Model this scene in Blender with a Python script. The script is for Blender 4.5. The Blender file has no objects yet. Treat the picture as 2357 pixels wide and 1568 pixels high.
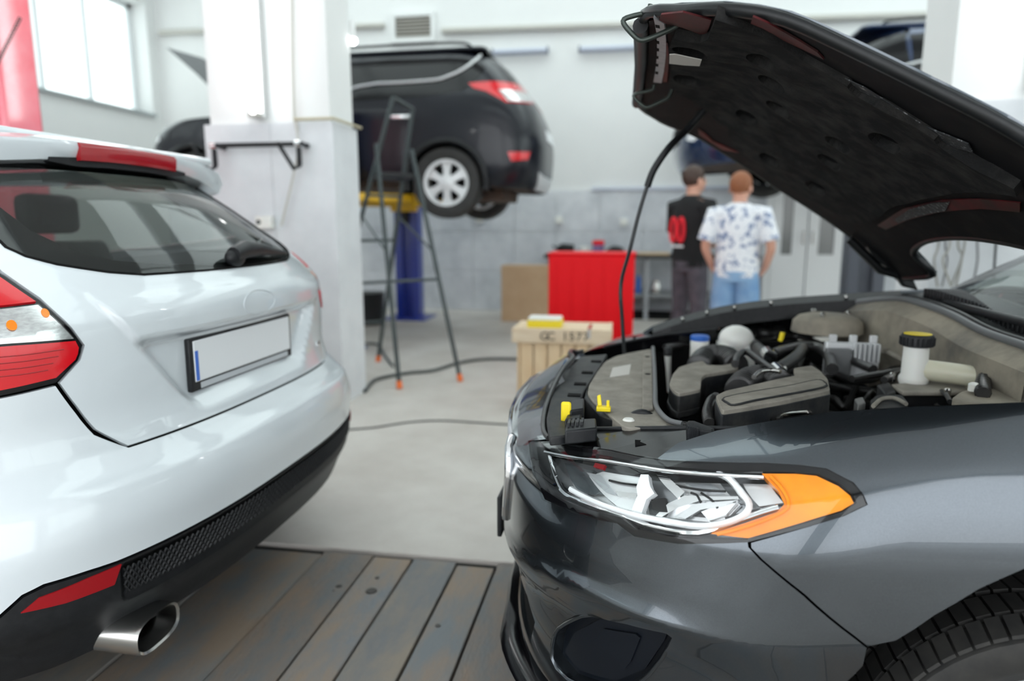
import bpy, math, random
from mathutils import Vector, Matrix
from mathutils.geometry import delaunay_2d_cdt
random.seed(7)
scene = bpy.context.scene
COL = scene.collection
PI = math.pi
# ============================================================ camera
cam_d = bpy.data.cameras.new('camera'); cam = bpy.data.objects.new('camera', cam_d); COL.objects.link(cam)
cam_d.sensor_fit = 'HORIZONTAL'; cam_d.sensor_width = 36.0; cam_d.lens = 24.0
cam_d.clip_start = .02; cam_d.clip_end = 200
cam.location = (0, 0, 1.22)
cam.rotation_euler = (math.radians(90 - 9.537), 0, math.radians(9.742))
cam_d.dof.use_dof = True; cam_d.dof.focus_distance = 1.32; cam_d.dof.aperture_fstop = 1.8
scene.camera = cam
# ============================================================ world: soft overcast daylight
world = bpy.data.worlds.new('sky'); scene.world = world; world.use_nodes = True
wn = world.node_tree.nodes; bg = wn['Background']
bg.inputs['Color'].default_value = (.93, .97, 1.0, 1); bg.inputs['Strength'].default_value = 2.6
scene.view_settings.view_transform = 'Standard'; scene.view_settings.look = 'None'
scene.view_settings.gamma = 1.0; scene.view_settings.use_curve_mapping = False
scene.view_settings.exposure = 0.44

# ============================================================ materials
MATS = {}
def nodes_of(m):
    m.use_nodes = True; return m.node_tree.nodes, m.node_tree.links
def mat(name, col, rough=.5, metal=0.0, coat=0.0, col2=None, scale=6.0, bump=0.0, bscale=None, detail=6.0, lo=.35, hi=.65, stretch=None, spec=None, emit=0.0, sub=0.0, trans=0.0, rough2=None, coat_rough=.03):
    m = bpy.data.materials.new(name); n, l = nodes_of(m); b = n['Principled BSDF']
    b.inputs['Base Color'].default_value = (*col, 1); b.inputs['Roughness'].default_value = rough
    b.inputs['Metallic'].default_value = metal; b.inputs['Coat Weight'].default_value = coat; b.inputs['Coat Roughness'].default_value = coat_rough
    if spec is not None: b.inputs['Specular IOR Level'].default_value = spec
    if emit: b.inputs['Emission Color'].default_value = (*col, 1); b.inputs['Emission Strength'].default_value = emit
    if sub: b.inputs['Subsurface Weight'].default_value = sub; b.inputs['Subsurface Radius'].default_value = (.01, .005, .003)
    if trans: b.inputs['Transmission Weight'].default_value = trans
    vec = None
    if col2 is not None or bump:
        tc = n.new('ShaderNodeTexCoord'); mp = n.new('ShaderNodeMapping'); l.new(tc.outputs['Object'], mp.inputs['Vector'])
        if stretch: mp.inputs['Scale'].default_value = stretch
        vec = mp.outputs['Vector']
    if col2 is not None:
        t = n.new('ShaderNodeTexNoise'); t.inputs['Scale'].default_value = scale; t.inputs['Detail'].default_value = detail; t.inputs['Roughness'].default_value = .62
        l.new(vec, t.inputs['Vector'])
        r = n.new('ShaderNodeValToRGB'); r.color_ramp.elements[0].position = lo; r.color_ramp.elements[1].position = hi
        r.color_ramp.elements[0].color = (*col, 1); r.color_ramp.elements[1].color = (*col2, 1)
        l.new(t.outputs['Fac'], r.inputs['Fac']); l.new(r.outputs['Color'], b.inputs['Base Color'])
        if rough2 is not None:
            mr = n.new('ShaderNodeMapRange'); mr.inputs['From Min'].default_value = lo; mr.inputs['From Max'].default_value = hi
            mr.inputs['To Min'].default_value = rough; mr.inputs['To Max'].default_value = rough2
            l.new(t.outputs['Fac'], mr.inputs['Value']); l.new(mr.outputs['Result'], b.inputs['Roughness'])
    if bump:
        t2 = n.new('ShaderNodeTexNoise'); t2.inputs['Scale'].default_value = bscale or scale * 4; t2.inputs['Detail'].default_value = 4
        l.new(vec, t2.inputs['Vector']); bp = n.new('ShaderNodeBump'); bp.inputs['Strength'].default_value = bump; bp.inputs['Distance'].default_value = .01
        l.new(t2.outputs['Fac'], bp.inputs['Height']); l.new(bp.outputs['Normal'], b.inputs['Normal'])
    MATS[name] = m; return m
def pane(name, tint, refl=.06, rough=0.0):
    """thin glass sheet: clear transmission, mirror reflection that grows towards grazing angles"""
    m = bpy.data.materials.new(name); n, l = nodes_of(m); n.remove(n['Principled BSDF'])
    tr = n.new('ShaderNodeBsdfTransparent'); tr.inputs['Color'].default_value = (*tint, 1)
    gl = n.new('ShaderNodeBsdfGlossy'); gl.inputs['Roughness'].default_value = rough
    fr = n.new('ShaderNodeFresnel'); ge = n.new('ShaderNodeNewGeometry'); mi = n.new('ShaderNodeMapRange')
    mi.inputs['To Min'].default_value = 1.45; mi.inputs['To Max'].default_value = 1 / 1.45
    l.new(ge.outputs['Backfacing'], mi.inputs['Value']); l.new(mi.outputs['Result'], fr.inputs['IOR'])
    mx = n.new('ShaderNodeMixShader'); l.new(fr.outputs['Fac'], mx.inputs['Fac']); l.new(tr.outputs[0], mx.inputs[1]); l.new(gl.outputs[0], mx.inputs[2])
    l.new(mx.outputs[0], n['Material Output'].inputs['Surface']); MATS[name] = m; return m

white_wall = mat('white_wall_paint', (.76, .77, .76), .75, col2=(.73, .74, .735), scale=1.3)
clad_m = mat('grey_cladding', (.70, .72, .75), .55, col2=(.47, .495, .53), scale=3.2, lo=.3, hi=.75, detail=9)
clad_p = mat('pale_cladding', (.70, .72, .74), .55, col2=(.58, .60, .625), scale=2.6, lo=.35, hi=.7, detail=9)
concrete = mat('floor_concrete', (.60, .57, .53), .45, col2=(.44, .40, .365), scale=1.1, lo=.36, hi=.66, detail=10, bump=.12, bscale=60, rough2=.6)
plank_m = [mat('plank_wood_%d' % i, a, .62, col2=b, scale=5.5, lo=.36, hi=.62, detail=10, stretch=(1.6, .55, 1), bump=.25, bscale=40) for i, (a, b) in enumerate(
    [((.135, .145, .15), (.22, .16, .115)), ((.17, .185, .20), (.26, .20, .15)), ((.24, .205, .165), (.16, .165, .17)), ((.16, .175, .185), (.24, .185, .14))])]
dark_gap = mat('dark_gap', (.012, .012, .012), .9)
ceil_m = mat('ceiling_paint', (.74, .75, .76), .8)
w_paint = mat('white_car_paint', (.64, .685, .715), .35, coat=1.0)
g_paint = mat('graphite_metallic_paint', (.066, .078, .090), .21, metal=.9, coat=1.0, coat_rough=.01, col2=(.086, .100, .114), scale=900, detail=2, lo=.4, hi=.6)
b_paint = mat('black_car_paint', (.006, .007, .012), .3, coat=.25, spec=.3)
blue_paint = mat('dark_blue_car_paint', (.012, .030, .085), .25, metal=.3, coat=1.0)
bl_plast = mat('black_textured_plastic', (.008, .009, .0105), .46, spec=.35, col2=(.014, .015, .017), scale=60, bump=.06, bscale=500)
bl_gloss = mat('gloss_black_plastic', (.004, .004, .005), .14, spec=.3)
bl_matte = mat('matte_black', (.006, .006, .006), .85, spec=.15)
shade_m = mat('black_underbody', (.006, .006, .006), .9, spec=.1)
rubber = mat('tyre_rubber', (.018, .018, .018), .55, spec=.4, col2=(.03, .029, .027), scale=30)
chrome = mat('chrome', (.82, .83, .84), .08, metal=1.0)
steel = mat('brushed_steel', (.55, .54, .52), .22, metal=1.0)
alu = mat('silver_alloy', (.72, .73, .74), .4, metal=.3)
red_lens = mat('red_lamp_plastic', (.60, .003, .010), .15, spec=.5, coat=.3)
red_dark = mat('dark_red_lamp_plastic', (.32, .003, .008), .15, coat=.3)
clear_lamp = mat('silvered_lamp_reflector', (.62, .62, .62), .18, metal=.85, col2=(.80, .80, .80), scale=70, stretch=(1, 1, 3))
amber = mat('amber_lamp_plastic', (.90, .22, .002), .2, spec=.25, col2=(.96, .31, .004), scale=9)
lens = pane('clear_lens', (.97, .98, .98))
pane_g = pane('window_glass_tinted', (.50, .53, .51))
pane_c = pane('window_glass_clear', (.86, .90, .885))
plate_w = mat('number_plate_white', (.80, .82, .84), .35)
plate_b = mat('number_plate_blue', (.05, .16, .60), .35)
felt = mat('bonnet_liner_felt', (.020, .020, .0205), .97, spec=.05, col2=(.048, .047, .045), scale=16, bump=.35, bscale=260, lo=.42, hi=.72)
maroon = mat('dark_red_primer', (.10, .010, .013), .5, col2=(.035, .014, .014), scale=14, spec=.2)
hood_edge = mat('black_bonnet_frame', (.006, .007, .008), .38, col2=(.02, .022, .024), scale=11, lo=.52, hi=.8, spec=.35)
dust_p = mat('dusty_grey_plastic', (.23, .214, .186), .85, spec=.2, col2=(.33, .305, .262), scale=16, bump=.08, bscale=300, lo=.38, hi=.66)
dust_d = mat('dusty_black_plastic', (.014, .016, .019), .55, spec=.3, col2=(.05, .049, .046), scale=22, bump=.1, bscale=300, lo=.4, hi=.75)
dust_t = mat('dusty_tan_metal', (.33, .295, .235), .75, spec=.2, col2=(.17, .158, .138), scale=7, lo=.38, hi=.66)
wht_pl = mat('white_plastic', (.78, .78, .74), .4, sub=.1)
yel_pl = mat('yellow_plastic', (.85, .66, .01), .4)
blu_pl = mat('blue_plastic', (.03, .14, .55), .4)
org_pl = mat('orange_rubber', (.85, .17, .03), .5)
paper = mat('paper_label', (.55, .53, .49), .7)
wood_y = mat('pine_board', (.66, .47, .28), .65, col2=(.74, .57, .37), scale=9, stretch=(3, 3, .5), bump=.08)
wood_p = mat('pale_pine_board', (.70, .58, .43), .65, col2=(.62, .48, .33), scale=6, stretch=(.6, 3, 3), bump=.08)
ink = mat('black_stencil_ink', (.05, .045, .04), .8)
card_m = mat('cardboard', (.52, .35, .21), .8, col2=(.57, .40, .25), scale=5)
red_cab = mat('red_enamel', (.74, .002, .008), .5, spec=.2)
lift_blue = mat('lift_blue_enamel', (.012, .035, .30), .35, coat=.3)
lift_yel = mat('lift_yellow_enamel', (.80, .47, .01), .4)
lift_grey = mat('lift_grey_enamel', (.075, .08, .10), .4)
lad_m = mat('ladder_dark_steel', (.055, .068, .070), .4, metal=.3)
red_post = mat('red_enamel_pink_glare', (.78, .05, .09), .28, col2=(.80, .26, .32), scale=.8, lo=.40, hi=.62, stretch=(1, 1, .7), coat=1.0, coat_rough=.12)  # pink blotches put the glare on the red enamel into its colour
tube_em = mat('lit_fluorescent_tube', (1, 1, 1), .3, emit=9.0)
tube_off = mat('pale_blue_tube', (.52, .56, .66), .3)
pipe_m = mat('grey_beige_pipe', (.50, .49, .45), .5)
skin_m = mat('skin', (.62, .33, .24), .5, sub=.15)
hair_d = mat('dark_brown_hair', (.035, .018, .012), .6, col2=(.06, .03, .02), scale=60)
hair_r = mat('short_ginger_hair', (.30, .105, .04), .6, col2=(.22, .075, .03), scale=60)
cloth_b = mat('black_tshirt_cloth', (.008, .008, .009), .9)
cloth_w = mat('white_tshirt_with_blue_leaf_print', (.78, .79, .83), .9, col2=(.20, .25, .40), scale=19, lo=.53, hi=.58, detail=3)
jeans_d = mat('washed_black_jeans', (.06, .052, .066), .9, col2=(.11, .10, .12), scale=12)
denim = mat('light_blue_denim', (.15, .29, .52), .9, col2=(.28, .43, .63), scale=6)
print_r = mat('red_print', (.75, .015, .03), .8)

# ============================================================ mesh helpers
class MB:
    """collects faces for one mesh"""
    def __init__(s): s.v = []; s.f = []
    def add(s, vs, fs):
        o = len(s.v); s.v += [tuple(p) for p in vs]; s.f += [tuple(o + i for i in f) for f in fs]; return s
    def box(s, x0, x1, y0, y1, z0, z1):
        return s.add([(x0, y0, z0), (x1, y0, z0), (x1, y1, z0), (x0, y1, z0), (x0, y0, z1), (x1, y0, z1), (x1, y1, z1), (x0, y1, z1)],
                     [(0, 3, 2, 1), (4, 5, 6, 7), (0, 1, 5, 4), (1, 2, 6, 5), (2, 3, 7, 6), (3, 0, 4, 7)])
    def prism(s, pts, ext):
        n = len(pts); e = Vector(ext); a = [Vector(p) for p in pts]
        nm = Vector((0, 0, 0))
        for i in range(n): nm += a[i].cross(a[(i + 1) % n])
        if nm.dot(e) > 0: a.reverse()
        b = [p + e for p in a]
        return s.add(a + b, [tuple(range(n)), tuple(range(2 * n - 1, n - 1, -1))] + [(i, i + n, (i + 1) % n + n, (i + 1) % n) for i in range(n)])
    def loft(s, rings, cap=True):
        n = len(rings[0]); o = len(s.v)
        for r in rings: s.v += [tuple(p) for p in r]
        for k in range(len(rings) - 1):
            for i in range(n):
                j = (i + 1) % n; s.f.append((o + k * n + i, o + k * n + j, o + (k + 1) * n + j, o + (k + 1) * n + i))
        if cap: s.f.append(tuple(o + i for i in range(n - 1, -1, -1))); m = o + (len(rings) - 1) * n; s.f.append(tuple(m + i for i in range(n)))
        return s
    def tube(s, pts, r, n=8, cap=True):
        P = [Vector(p) for p in pts]; rings = []; up = None
        rr = r if isinstance(r, (list, tuple)) else [r] * len(P)
        for i, p in enumerate(P):
            t = (P[min(i + 1, len(P) - 1)] - P[max(i - 1, 0)]).normalized()
            if up is None: up = Vector((0, 0, 1)) if abs(t.z) < .9 else Vector((1, 0, 0))
            a = t.cross(up); a = a.normalized() if a.length > 1e-6 else t.orthogonal().normalized(); b = a.cross(t).normalized(); up = b
            rings.append([p + (a * math.cos(2 * PI * k / n) + b * math.sin(2 * PI * k / n)) * rr[i] for k in range(n)])
        return s.loft(rings, cap)
    def lathe(s, c, prof, axis='z', n=20, cap=True):
        """prof: (radius, height along axis)"""
        rings = []
        for r, h in prof:
            ring = []
            for k in range(n):
                a = 2 * PI * k / n; u, v = r * math.cos(a), r * math.sin(a)
                ring.append({'z': (c[0] + u, c[1] + v, c[2] + h), 'y': (c[0] + v, c[1] + h, c[2] + u), 'x': (c[0] + h, c[1] + u, c[2] + v)}[axis])
            rings.append(ring)
        return s.loft(rings, cap)
    def ball(s, c, r, n=12):
        rx, ry, rz = r if isinstance(r, (list, tuple)) else (r, r, r)
        return s.loft([[(c[0] + rx * math.sin(PI * j / n) * math.cos(2 * PI * k / (2 * n)), c[1] + ry * math.sin(PI * j / n) * math.sin(2 * PI * k / (2 * n)), c[2] - rz * math.cos(PI * j / n)) for k in range(2 * n)]
                       for j in [.15] + list(range(1, n)) + [n - .15]])
def spline(pts, k=5, closed=False):
    """Catmull-Rom through points"""
    P = [Vector(p) for p in pts]; n = len(P); out = []
    for i in range(n if closed else n - 1):
        if closed: a, b, c, d = P[i - 1], P[i], P[(i + 1) % n], P[(i + 2) % n]
        else: a, b, c, d = P[max(i - 1, 0)], P[i], P[i + 1], P[min(i + 2, n - 1)]
        for j in range(k):
            t = j / k; out.append(.5 * ((2 * b) + (c - a) * t + (2 * a - 5 * b + 4 * c - d) * t * t + (3 * b - a - 3 * c + d) * t ** 3))
    if not closed: out.append(P[-1])
    return out
def fillet(pts, r=.3, k=4):
    """round the corners of a closed polygon"""
    P = [Vector(p) for p in pts]; n = len(P); out = []
    for i in range(n):
        a, b, c = P[i - 1], P[i], P[(i + 1) % n]
        d = min((a - b).length, (c - b).length) * .5
        q = min(d, r); p0 = b + (a - b).normalized() * q; p2 = b + (c - b).normalized() * q
        for j in range(k + 1):
            t = j / k; out.append((1 - t) ** 2 * p0 + 2 * t * (1 - t) * b + t * t * p2)
    return out
ROOT = {}
def thing(name, label, cat, loc=(0, 0, 0), group=None):
    o = bpy.data.objects.new(name, None); COL.objects.link(o); o.location = loc; o.empty_display_size = .1
    return tag(o, label, cat, group)
def tag(o, label, cat, group=None):
    o['label'] = label; o['category'] = cat
    if group: o['group'] = group
    return o
def base_of(parent):
    while parent.parent: parent = parent.parent
    return parent.location.copy()
def obj(name, mb, m, parent=None, smooth=None, bevel=0.0, seg=2, normals=None, label=None, kind=None, rev=None):
    if parent is not None: base = base_of(parent)
    else:
        xs = [p[0] for p in mb.v]; ys = [p[1] for p in mb.v]; zs = [p[2] for p in mb.v]
        base = Vector(((min(xs) + max(xs)) / 2, (min(ys) + max(ys)) / 2, min(zs)))
    me = bpy.data.meshes.new(name); me.from_pydata([tuple(Vector(p) - base) for p in mb.v], [], mb.f)
    me.materials.append(m if not isinstance(m, str) else MATS[m]); me.validate()
    if normals is None and mb.f:
        import bmesh
        bm = bmesh.new(); bm.from_mesh(me); bmesh.ops.recalc_face_normals(bm, faces=bm.faces); bm.to_mesh(me); bm.free()
    o = bpy.data.objects.new(name, me); COL.objects.link(o)
    if parent is not None: o.parent = parent
    else: o.location = base
    if normals is not None:
        me.shade_smooth(); me.normals_split_custom_set_from_vertices(normals)
    elif smooth is not None:
        me.shade_smooth()
        if smooth < 180: me.set_sharp_from_angle(angle=math.radians(smooth))
    if bevel:
        b = o.modifiers.new('bevel', 'BEVEL'); b.width = bevel; b.segments = seg; b.limit_method = 'ANGLE'; b.angle_limit = math.radians(40)
        me.shade_smooth(); me.set_sharp_from_angle(angle=math.radians(45))
    if label: o['label'] = label
    if kind: o['kind'] = kind
    return o
def struct(name, mb, m, parent=None, **k):
    return obj(name, mb, m, parent, kind='structure' if parent is None else None, **k)
def copy_tree(o, loc=None, parent=None):
    c = o.copy(); COL.objects.link(c); c.parent = parent
    if loc is not None: c.location = loc
    for ch in o.children: copy_tree(ch, None, c)
    return c
def inside(p, poly):
    r = False; n = len(poly); x, y = p
    for i in range(n):
        x1, y1 = poly[i]; x2, y2 = poly[i - 1]
        if (y1 > y) != (y2 > y) and x < (x2 - x1) * (y - y1) / (y2 - y1) + x1: r = not r
    return r
def dens(poly, st):
    out = []
    for i in range(len(poly)):
        a = Vector(poly[i][:2]); b = Vector(poly[(i + 1) % len(poly)][:2]); k = max(1, int((b - a).length / st))
        out += [a + (b - a) * (j / k) for j in range(k)]
    return out
def patch(name, S, poly, m, parent, off=0.0, thick=.006, sp=.025, holes=(), label=None, offf=None):
    """a panel cut to an outline in the (s, z) space of a body surface, with real edges turned inwards; offf(s,z) adds relief"""
    loops = [dens(poly, sp)] + [dens(h, sp) for h in holes]
    V = []; E = []
    for lp in loops:
        o = len(V); V += lp; E += [(o + i, o + (i + 1) % len(lp)) for i in range(len(lp))]
    xs = [p[0] for p in loops[0]]; ys = [p[1] for p in loops[0]]; lt = [[(p[0], p[1]) for p in lp] for lp in loops]
    def ok(p): return inside(p, lt[0]) and not any(inside(p, h) for h in lt[1:])
    y = min(ys) + sp * .5
    bd = {}
    for p in V: bd.setdefault((int(p[0] / sp), int(p[1] / sp)), []).append(p)
    while y < max(ys):
        x = min(xs) + sp * .5
        while x < max(xs):
            if ok((x, y)):
                ci, cj = int(x / sp), int(y / sp)
                if all((q - Vector((x, y))).length > sp * .45 for a in (-1, 0, 1) for b in (-1, 0, 1) for q in bd.get((ci + a, cj + b), ())): V.append(Vector((x, y)))
            x += sp
        y += sp
    vv, ee, ff, *_ = delaunay_2d_cdt([Vector(p[:2]) for p in V], E, [], 0, 1e-6)
    tri = []
    for f in ff:
        cx = sum(vv[i][0] for i in f) / len(f); cy = sum(vv[i][1] for i in f) / len(f)
        if ok((cx, cy)): tri.append(tuple(f))
    g = offf or (lambda s, z: 0.0)
    pos = []; nor = []
    for p in vv:
        q = Vector(S(p[0], p[1])); n0 = Vector(S.normal(p[0], p[1]))
        e = off + g(p[0], p[1])
        if offf:
            h = 3e-3
            def at(a, b): return Vector(S(a, b)) + Vector(S.normal(a, b)) * (off + g(a, b))
            n1 = (at(p[0] + h, p[1]) - at(p[0] - h, p[1])).cross(at(p[0], p[1] + h) - at(p[0], p[1] - h))
            if n1.length > 0: n1.normalize(); nn = n1 if n1.dot(n0) > 0 else -n1
            else: nn = n0
        else: nn = n0
        pos.append(q + n0 * e); nor.append(nn)
    out = []
    for t in tri:
        a, b, c = (pos[i] for i in t)
        out.append(t if (b - a).cross(c - a).dot(nor[t[0]]) > 0 else t[::-1])
    mb = MB(); mb.v = [tuple(p) for p in pos]; mb.f = out; N = [tuple(n) for n in nor]
    cnt = {}
    for t in out:
        for i in range(3): e = (t[i], t[(i + 1) % 3]); cnt[e] = 1
    for (a, b) in list(cnt):
        if (b, a) not in cnt and thick:
            o = len(mb.v); pa, pb = pos[a], pos[b]; na = nor[a]; nb = nor[b]
            en = (pb - pa).cross((na + nb)); en = en.normalized() if en.length > 0 else na
            mb.v += [tuple(pa), tuple(pb), tuple(pb - nb * thick), tuple(pa - na * thick)]; N += [tuple(en)] * 4
            mb.f.append((o, o + 3, o + 2, o + 1))
    return obj(name, mb, m, parent, normals=N, label=label)
def ribbon(name, S, pts, w, m, parent, off=.002, h=.003, label=None, n=4):
    """a bead that runs along a body surface"""
    q = spline([(p[0], p[1], 0) for p in pts], n); P = []
    for p in q: P.append(Vector(S(p[0], p[1])) + Vector(S.normal(p[0], p[1])) * off)
    return obj(name, MB().tube(P, w, 6), m, parent, smooth=60, label=label)
def mirror(pts): return [(-p[0], p[1]) for p in pts][::-1]
def crom(xs, ys, x):
    n=len(xs)
    if x<=xs[0]: return ys[0]+(ys[1]-ys[0])/(xs[1]-xs[0])*(x-xs[0])*0.0
    if x>=xs[-1]: return ys[-1]
    i=0
    while xs[i+1]<x: i+=1
    h=xs[i+1]-xs[i]; t=(x-xs[i])/h
    def m(k):
        if k<=0: return (ys[1]-ys[0])/(xs[1]-xs[0])
        if k>=n-1: return (ys[-1]-ys[-2])/(xs[-1]-xs[-2])
        a=(ys[k]-ys[k-1])/(xs[k]-xs[k-1]); b=(ys[k+1]-ys[k])/(xs[k+1]-xs[k])
        if a*b<=0: return 0.0
        return 2*a*b/(a+b) if abs(a+b)>1e-9 else 0.0
    a,b=m(i)*h,m(i+1)*h
    return (2*t**3-3*t*t+1)*ys[i]+(t**3-2*t*t+t)*a+(-2*t**3+3*t*t)*ys[i+1]+(t**3-t*t)*b
def sstep(a,b,x):
    t=min(1,max(0,(x-a)/(b-a))); return t*t*(3-2*t)
class CarEnd:
    """one end of a car body as a smooth surface over (s, z): s runs round the plan outline from the centre line, z is height"""
    def __init__(self, xc, yc, sgn, rows, W0=.9, A0=.6, shear=None, extra=None):
        # sgn=+1 the end faces +X, -1 faces -X; rows: z, R(distance of end beyond xc), W half width, A corner length, n roundness
        self.xc,self.yc,self.sg,self.W0,self.A0=xc,yc,sgn,W0,A0
        self.z=[r[0] for r in rows]; self.c=[[r[k] for r in rows] for k in range(1,5)]
        self.shear,self.extra=shear,extra
        self.memo={}
    def row(self,z):
        k=round(z,5)
        if k not in self.memo: self.memo[k]=[crom(self.z,c,z) for c in self.c]
        return self.memo[k]
    def raw(self,s,z):
        R,W,A,n=self.row(z); sd=-1 if s<0 else 1; a=abs(s)
        W0,A0=self.W0,self.A0
        if a<=W0: qy,qx=a/W0,1.0
        elif a<=W0+A0: qy,qx=1.0,1-(a-W0)/A0
        else: qy,qx=1.0,0.0
        r=(abs(qx)**n+abs(qy)**n)**(-1/n)
        px,py=R-A+qx*r*A,qy*r*W
        if a>W0+A0: px-=(a-W0-A0)
        return px,py*sd
    def __call__(self,s,z,off=0.0):
        px,py=self.raw(s,z)
        e=off+(self.extra(s,z) if self.extra else 0.0)
        if e:
            h=1e-3; p1=self.raw(s+h,z); p0=self.raw(s-h,z)
            tx,ty=p1[0]-p0[0],p1[1]-p0[1]; l=math.hypot(tx,ty) or 1
            px+=ty/l*e; py-=tx/l*e
        zz=z+(self.shear(px,z) if self.shear else 0.0)
        return (self.xc+self.sg*px, self.yc+py, zz)
    def normal(self,s,z):
        h=2e-3
        a=self(s+h,z);b=self(s-h,z);c=self(s,z+h);d=self(s,z-h)
        u=[a[i]-b[i] for i in range(3)];v=[c[i]-d[i] for i in range(3)]
        n=[u[1]*v[2]-u[2]*v[1],u[2]*v[0]-u[0]*v[2],u[0]*v[1]-u[1]*v[0]]
        l=math.sqrt(sum(k*k for k in n)) or 1
        return [self.sg*k/l for k in n]
# ---------------------------------------------------------------- white hatchback, rear end faces +X
def white_extra(s,z):
    a=abs(s); e=0.0
    # number plate recess in the tailgate
    L2=.50-.95*(.955-z)
    e-=.035*sstep(L2+.02,L2-.05,a)*sstep(.735,.78,z)*sstep(.955,.928,z)
    # ledge above the plate
    L=.51+.88*(z-.956)
    e+=.012*sstep(.938,.950,z)*sstep(1.062,1.04,z)*sstep(L+.012,L-.012,a)
    return e
WHITE=CarEnd(0,1.886,1,[
 (.16,-1.16,.80,.50,2.6),(.24,-1.08,.86,.52,2.7),(.32,-1.045,.89,.52,2.7),(.42,-1.025,.905,.50,2.8),(.54,-1.02,.91,.50,2.8),
 (.62,-1.035,.91,.52,2.8),(.67,-1.06,.905,.54,2.8),(.72,-1.10,.905,.56,2.8),(.80,-1.115,.905,.56,2.8),(.93,-1.11,.905,.55,2.7),
 (1.0,-1.11,.905,.55,2.6),(1.05,-1.13,.895,.56,2.5),(1.12,-1.18,.86,.58,2.4),(1.22,-1.295,.78,.58,2.4),(1.32,-1.42,.70,.58,2.4),(1.40,-1.55,.63,.58,2.4),(1.45,-1.75,.55,.5,2.4),(1.48,-2.2,.42,.5,2.4)],
 extra=white_extra)
# ---------------------------------------------------------------- grey saloon, front end faces -X
def grey_shear(px,z):
    d=max(0.0,.24-px); d=d if d<1.1 else 1.1+.3*math.tanh((d-1.1)/.3)
    return sstep(.60,.80,z)*.085*d
GREY=CarEnd(0,1.97,-1,[
 (.14,.29,.80,.62,2.5),(.22,.31,.86,.64,2.5),(.34,.315,.905,.66,2.5),(.48,.32,.92,.68,2.4),(.60,.325,.925,.70,2.3),
 (.68,.33,.925,.72,2.2),(.74,.295,.915,.74,2.2),(.79,.235,.895,.76,2.2),(.83,.155,.865,.76,2.2),(.865,.07,.825,.75,2.2),(.89,.0,.78,.74,2.2),(.91,-.06,.72,.72,2.2)],
 shear=grey_shear)
# ---------------------------------------------------------------- open bonnet of the grey saloon
class Bonnet:
    def __init__(self,hx,hz,yc,ang):
        self.hx,self.hz,self.yc=hx,hz,yc; self.c,self.s=math.cos(ang),math.sin(ang); self.z=[-.08,1.25]
    def __call__(self,w,u,off=0.0):
        t=min(1.0,max(0.0,u/1.10))
        h=.048*math.sin(math.pi*t**.8)+.07*(1-(w/.8)**2)*(.4+.6*t)-.10*sstep(.92,1.32,u)+off
        return (self.hx-self.c*u+self.s*h, self.yc+w, self.hz+self.s*u+self.c*h)
    def normal(self,w,u):
        h=2e-3
        a=self(w+h,u);b=self(w-h,u);c=self(w,u+h);d=self(w,u-h)
        p=[a[i]-b[i] for i in range(3)];q=[c[i]-d[i] for i in range(3)]
        n=[p[1]*q[2]-p[2]*q[1],p[2]*q[0]-p[0]*q[2],p[0]*q[1]-p[1]*q[0]]
        l=math.sqrt(sum(k*k for k in n)) or 1; sg=1 if n[2]>0 else -1
        return [sg*k/l for k in n]
HOOD=Bonnet(1.02,1.01,1.97,math.radians(34.0))
# ---------------------------------------------------------------- tall estate cars on the lifts (nose towards -X); z counts from the car's own ground
SUV_W=[(.22,.80),(.32,.87),(.5,.91),(.7,.92),(.9,.915),(1.02,.90),(1.12,.87),(1.25,.81),(1.4,.74),(1.52,.67),(1.6,.60),(1.66,.48)]
SUV_R=[-1.02,-.93,-.88,-.87,-.90,-.94,-.99,-1.09,-1.20,-1.31,-1.42,-1.75]
SUV_F=[.86,.95,1.0,.99,.90,.62,-.05,-.28,-.53,-.75,-.95,-1.25]
def suv_ends(xo,yo,dz):
    rr=[(z,r,w,.5,3.2) for (z,w),r in zip(SUV_W,SUV_R)]; ff=[(z,r,w,.55,2.7) for (z,w),r in zip(SUV_W,SUV_F)]
    sh=lambda px,z:dz
    return CarEnd(xo,yo,1,rr,shear=sh),CarEnd(xo-4.2,yo,-1,ff,shear=sh)
SUVR,SUVF=suv_ends(0,7.52,1.30)

# ============================================================ room shell
YB = 9.8; XL = -7.1; XR = 7.5; ZC = 5.3; YF = -5.0
WX0, WX1, WY, WZ = -.0, 0, 0, 0
struct('floor', MB().box(XL - .3, XR + .3, 2.305, YB + .3, -.2, 0).box(XL - .3, XR + .3, YF, .18, -.2, 0).box(XL - .3, XR + .3, .18, 2.305, -.6, -.12), concrete)
fl = bpy.data.objects['floor']
# timber covers over the inspection pit, boards laid side by side
xs = [-3.6, -3.3, -2.98, -2.66, -2.34, -2.02, -1.72, -1.42, -1.115, -.915, -.765, -.595, -.447, -.25, -.02, .22, .5, .78, 1.06, 1.36, 1.68, 2.0, 2.3]
for i in range(len(xs) - 1):
    a, b = xs[i], xs[i + 1]; g = .006 if i in (11,) else (.004 if i % 3 else .003)
    yend = 2.285 - (.018 if i % 2 else .0) - .006 * (i % 3)
    o = struct('plank', MB().box(a + g, b - g, .2, yend, -.055, -.004 * (i % 3 == 1) - .002 * (i % 2)), plank_m[i % 4], fl, bevel=.003)
struct('trim_1', MB().box(-3.9, 2.6, 2.288, 2.305, -.118, -.02), dark_gap)
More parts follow.
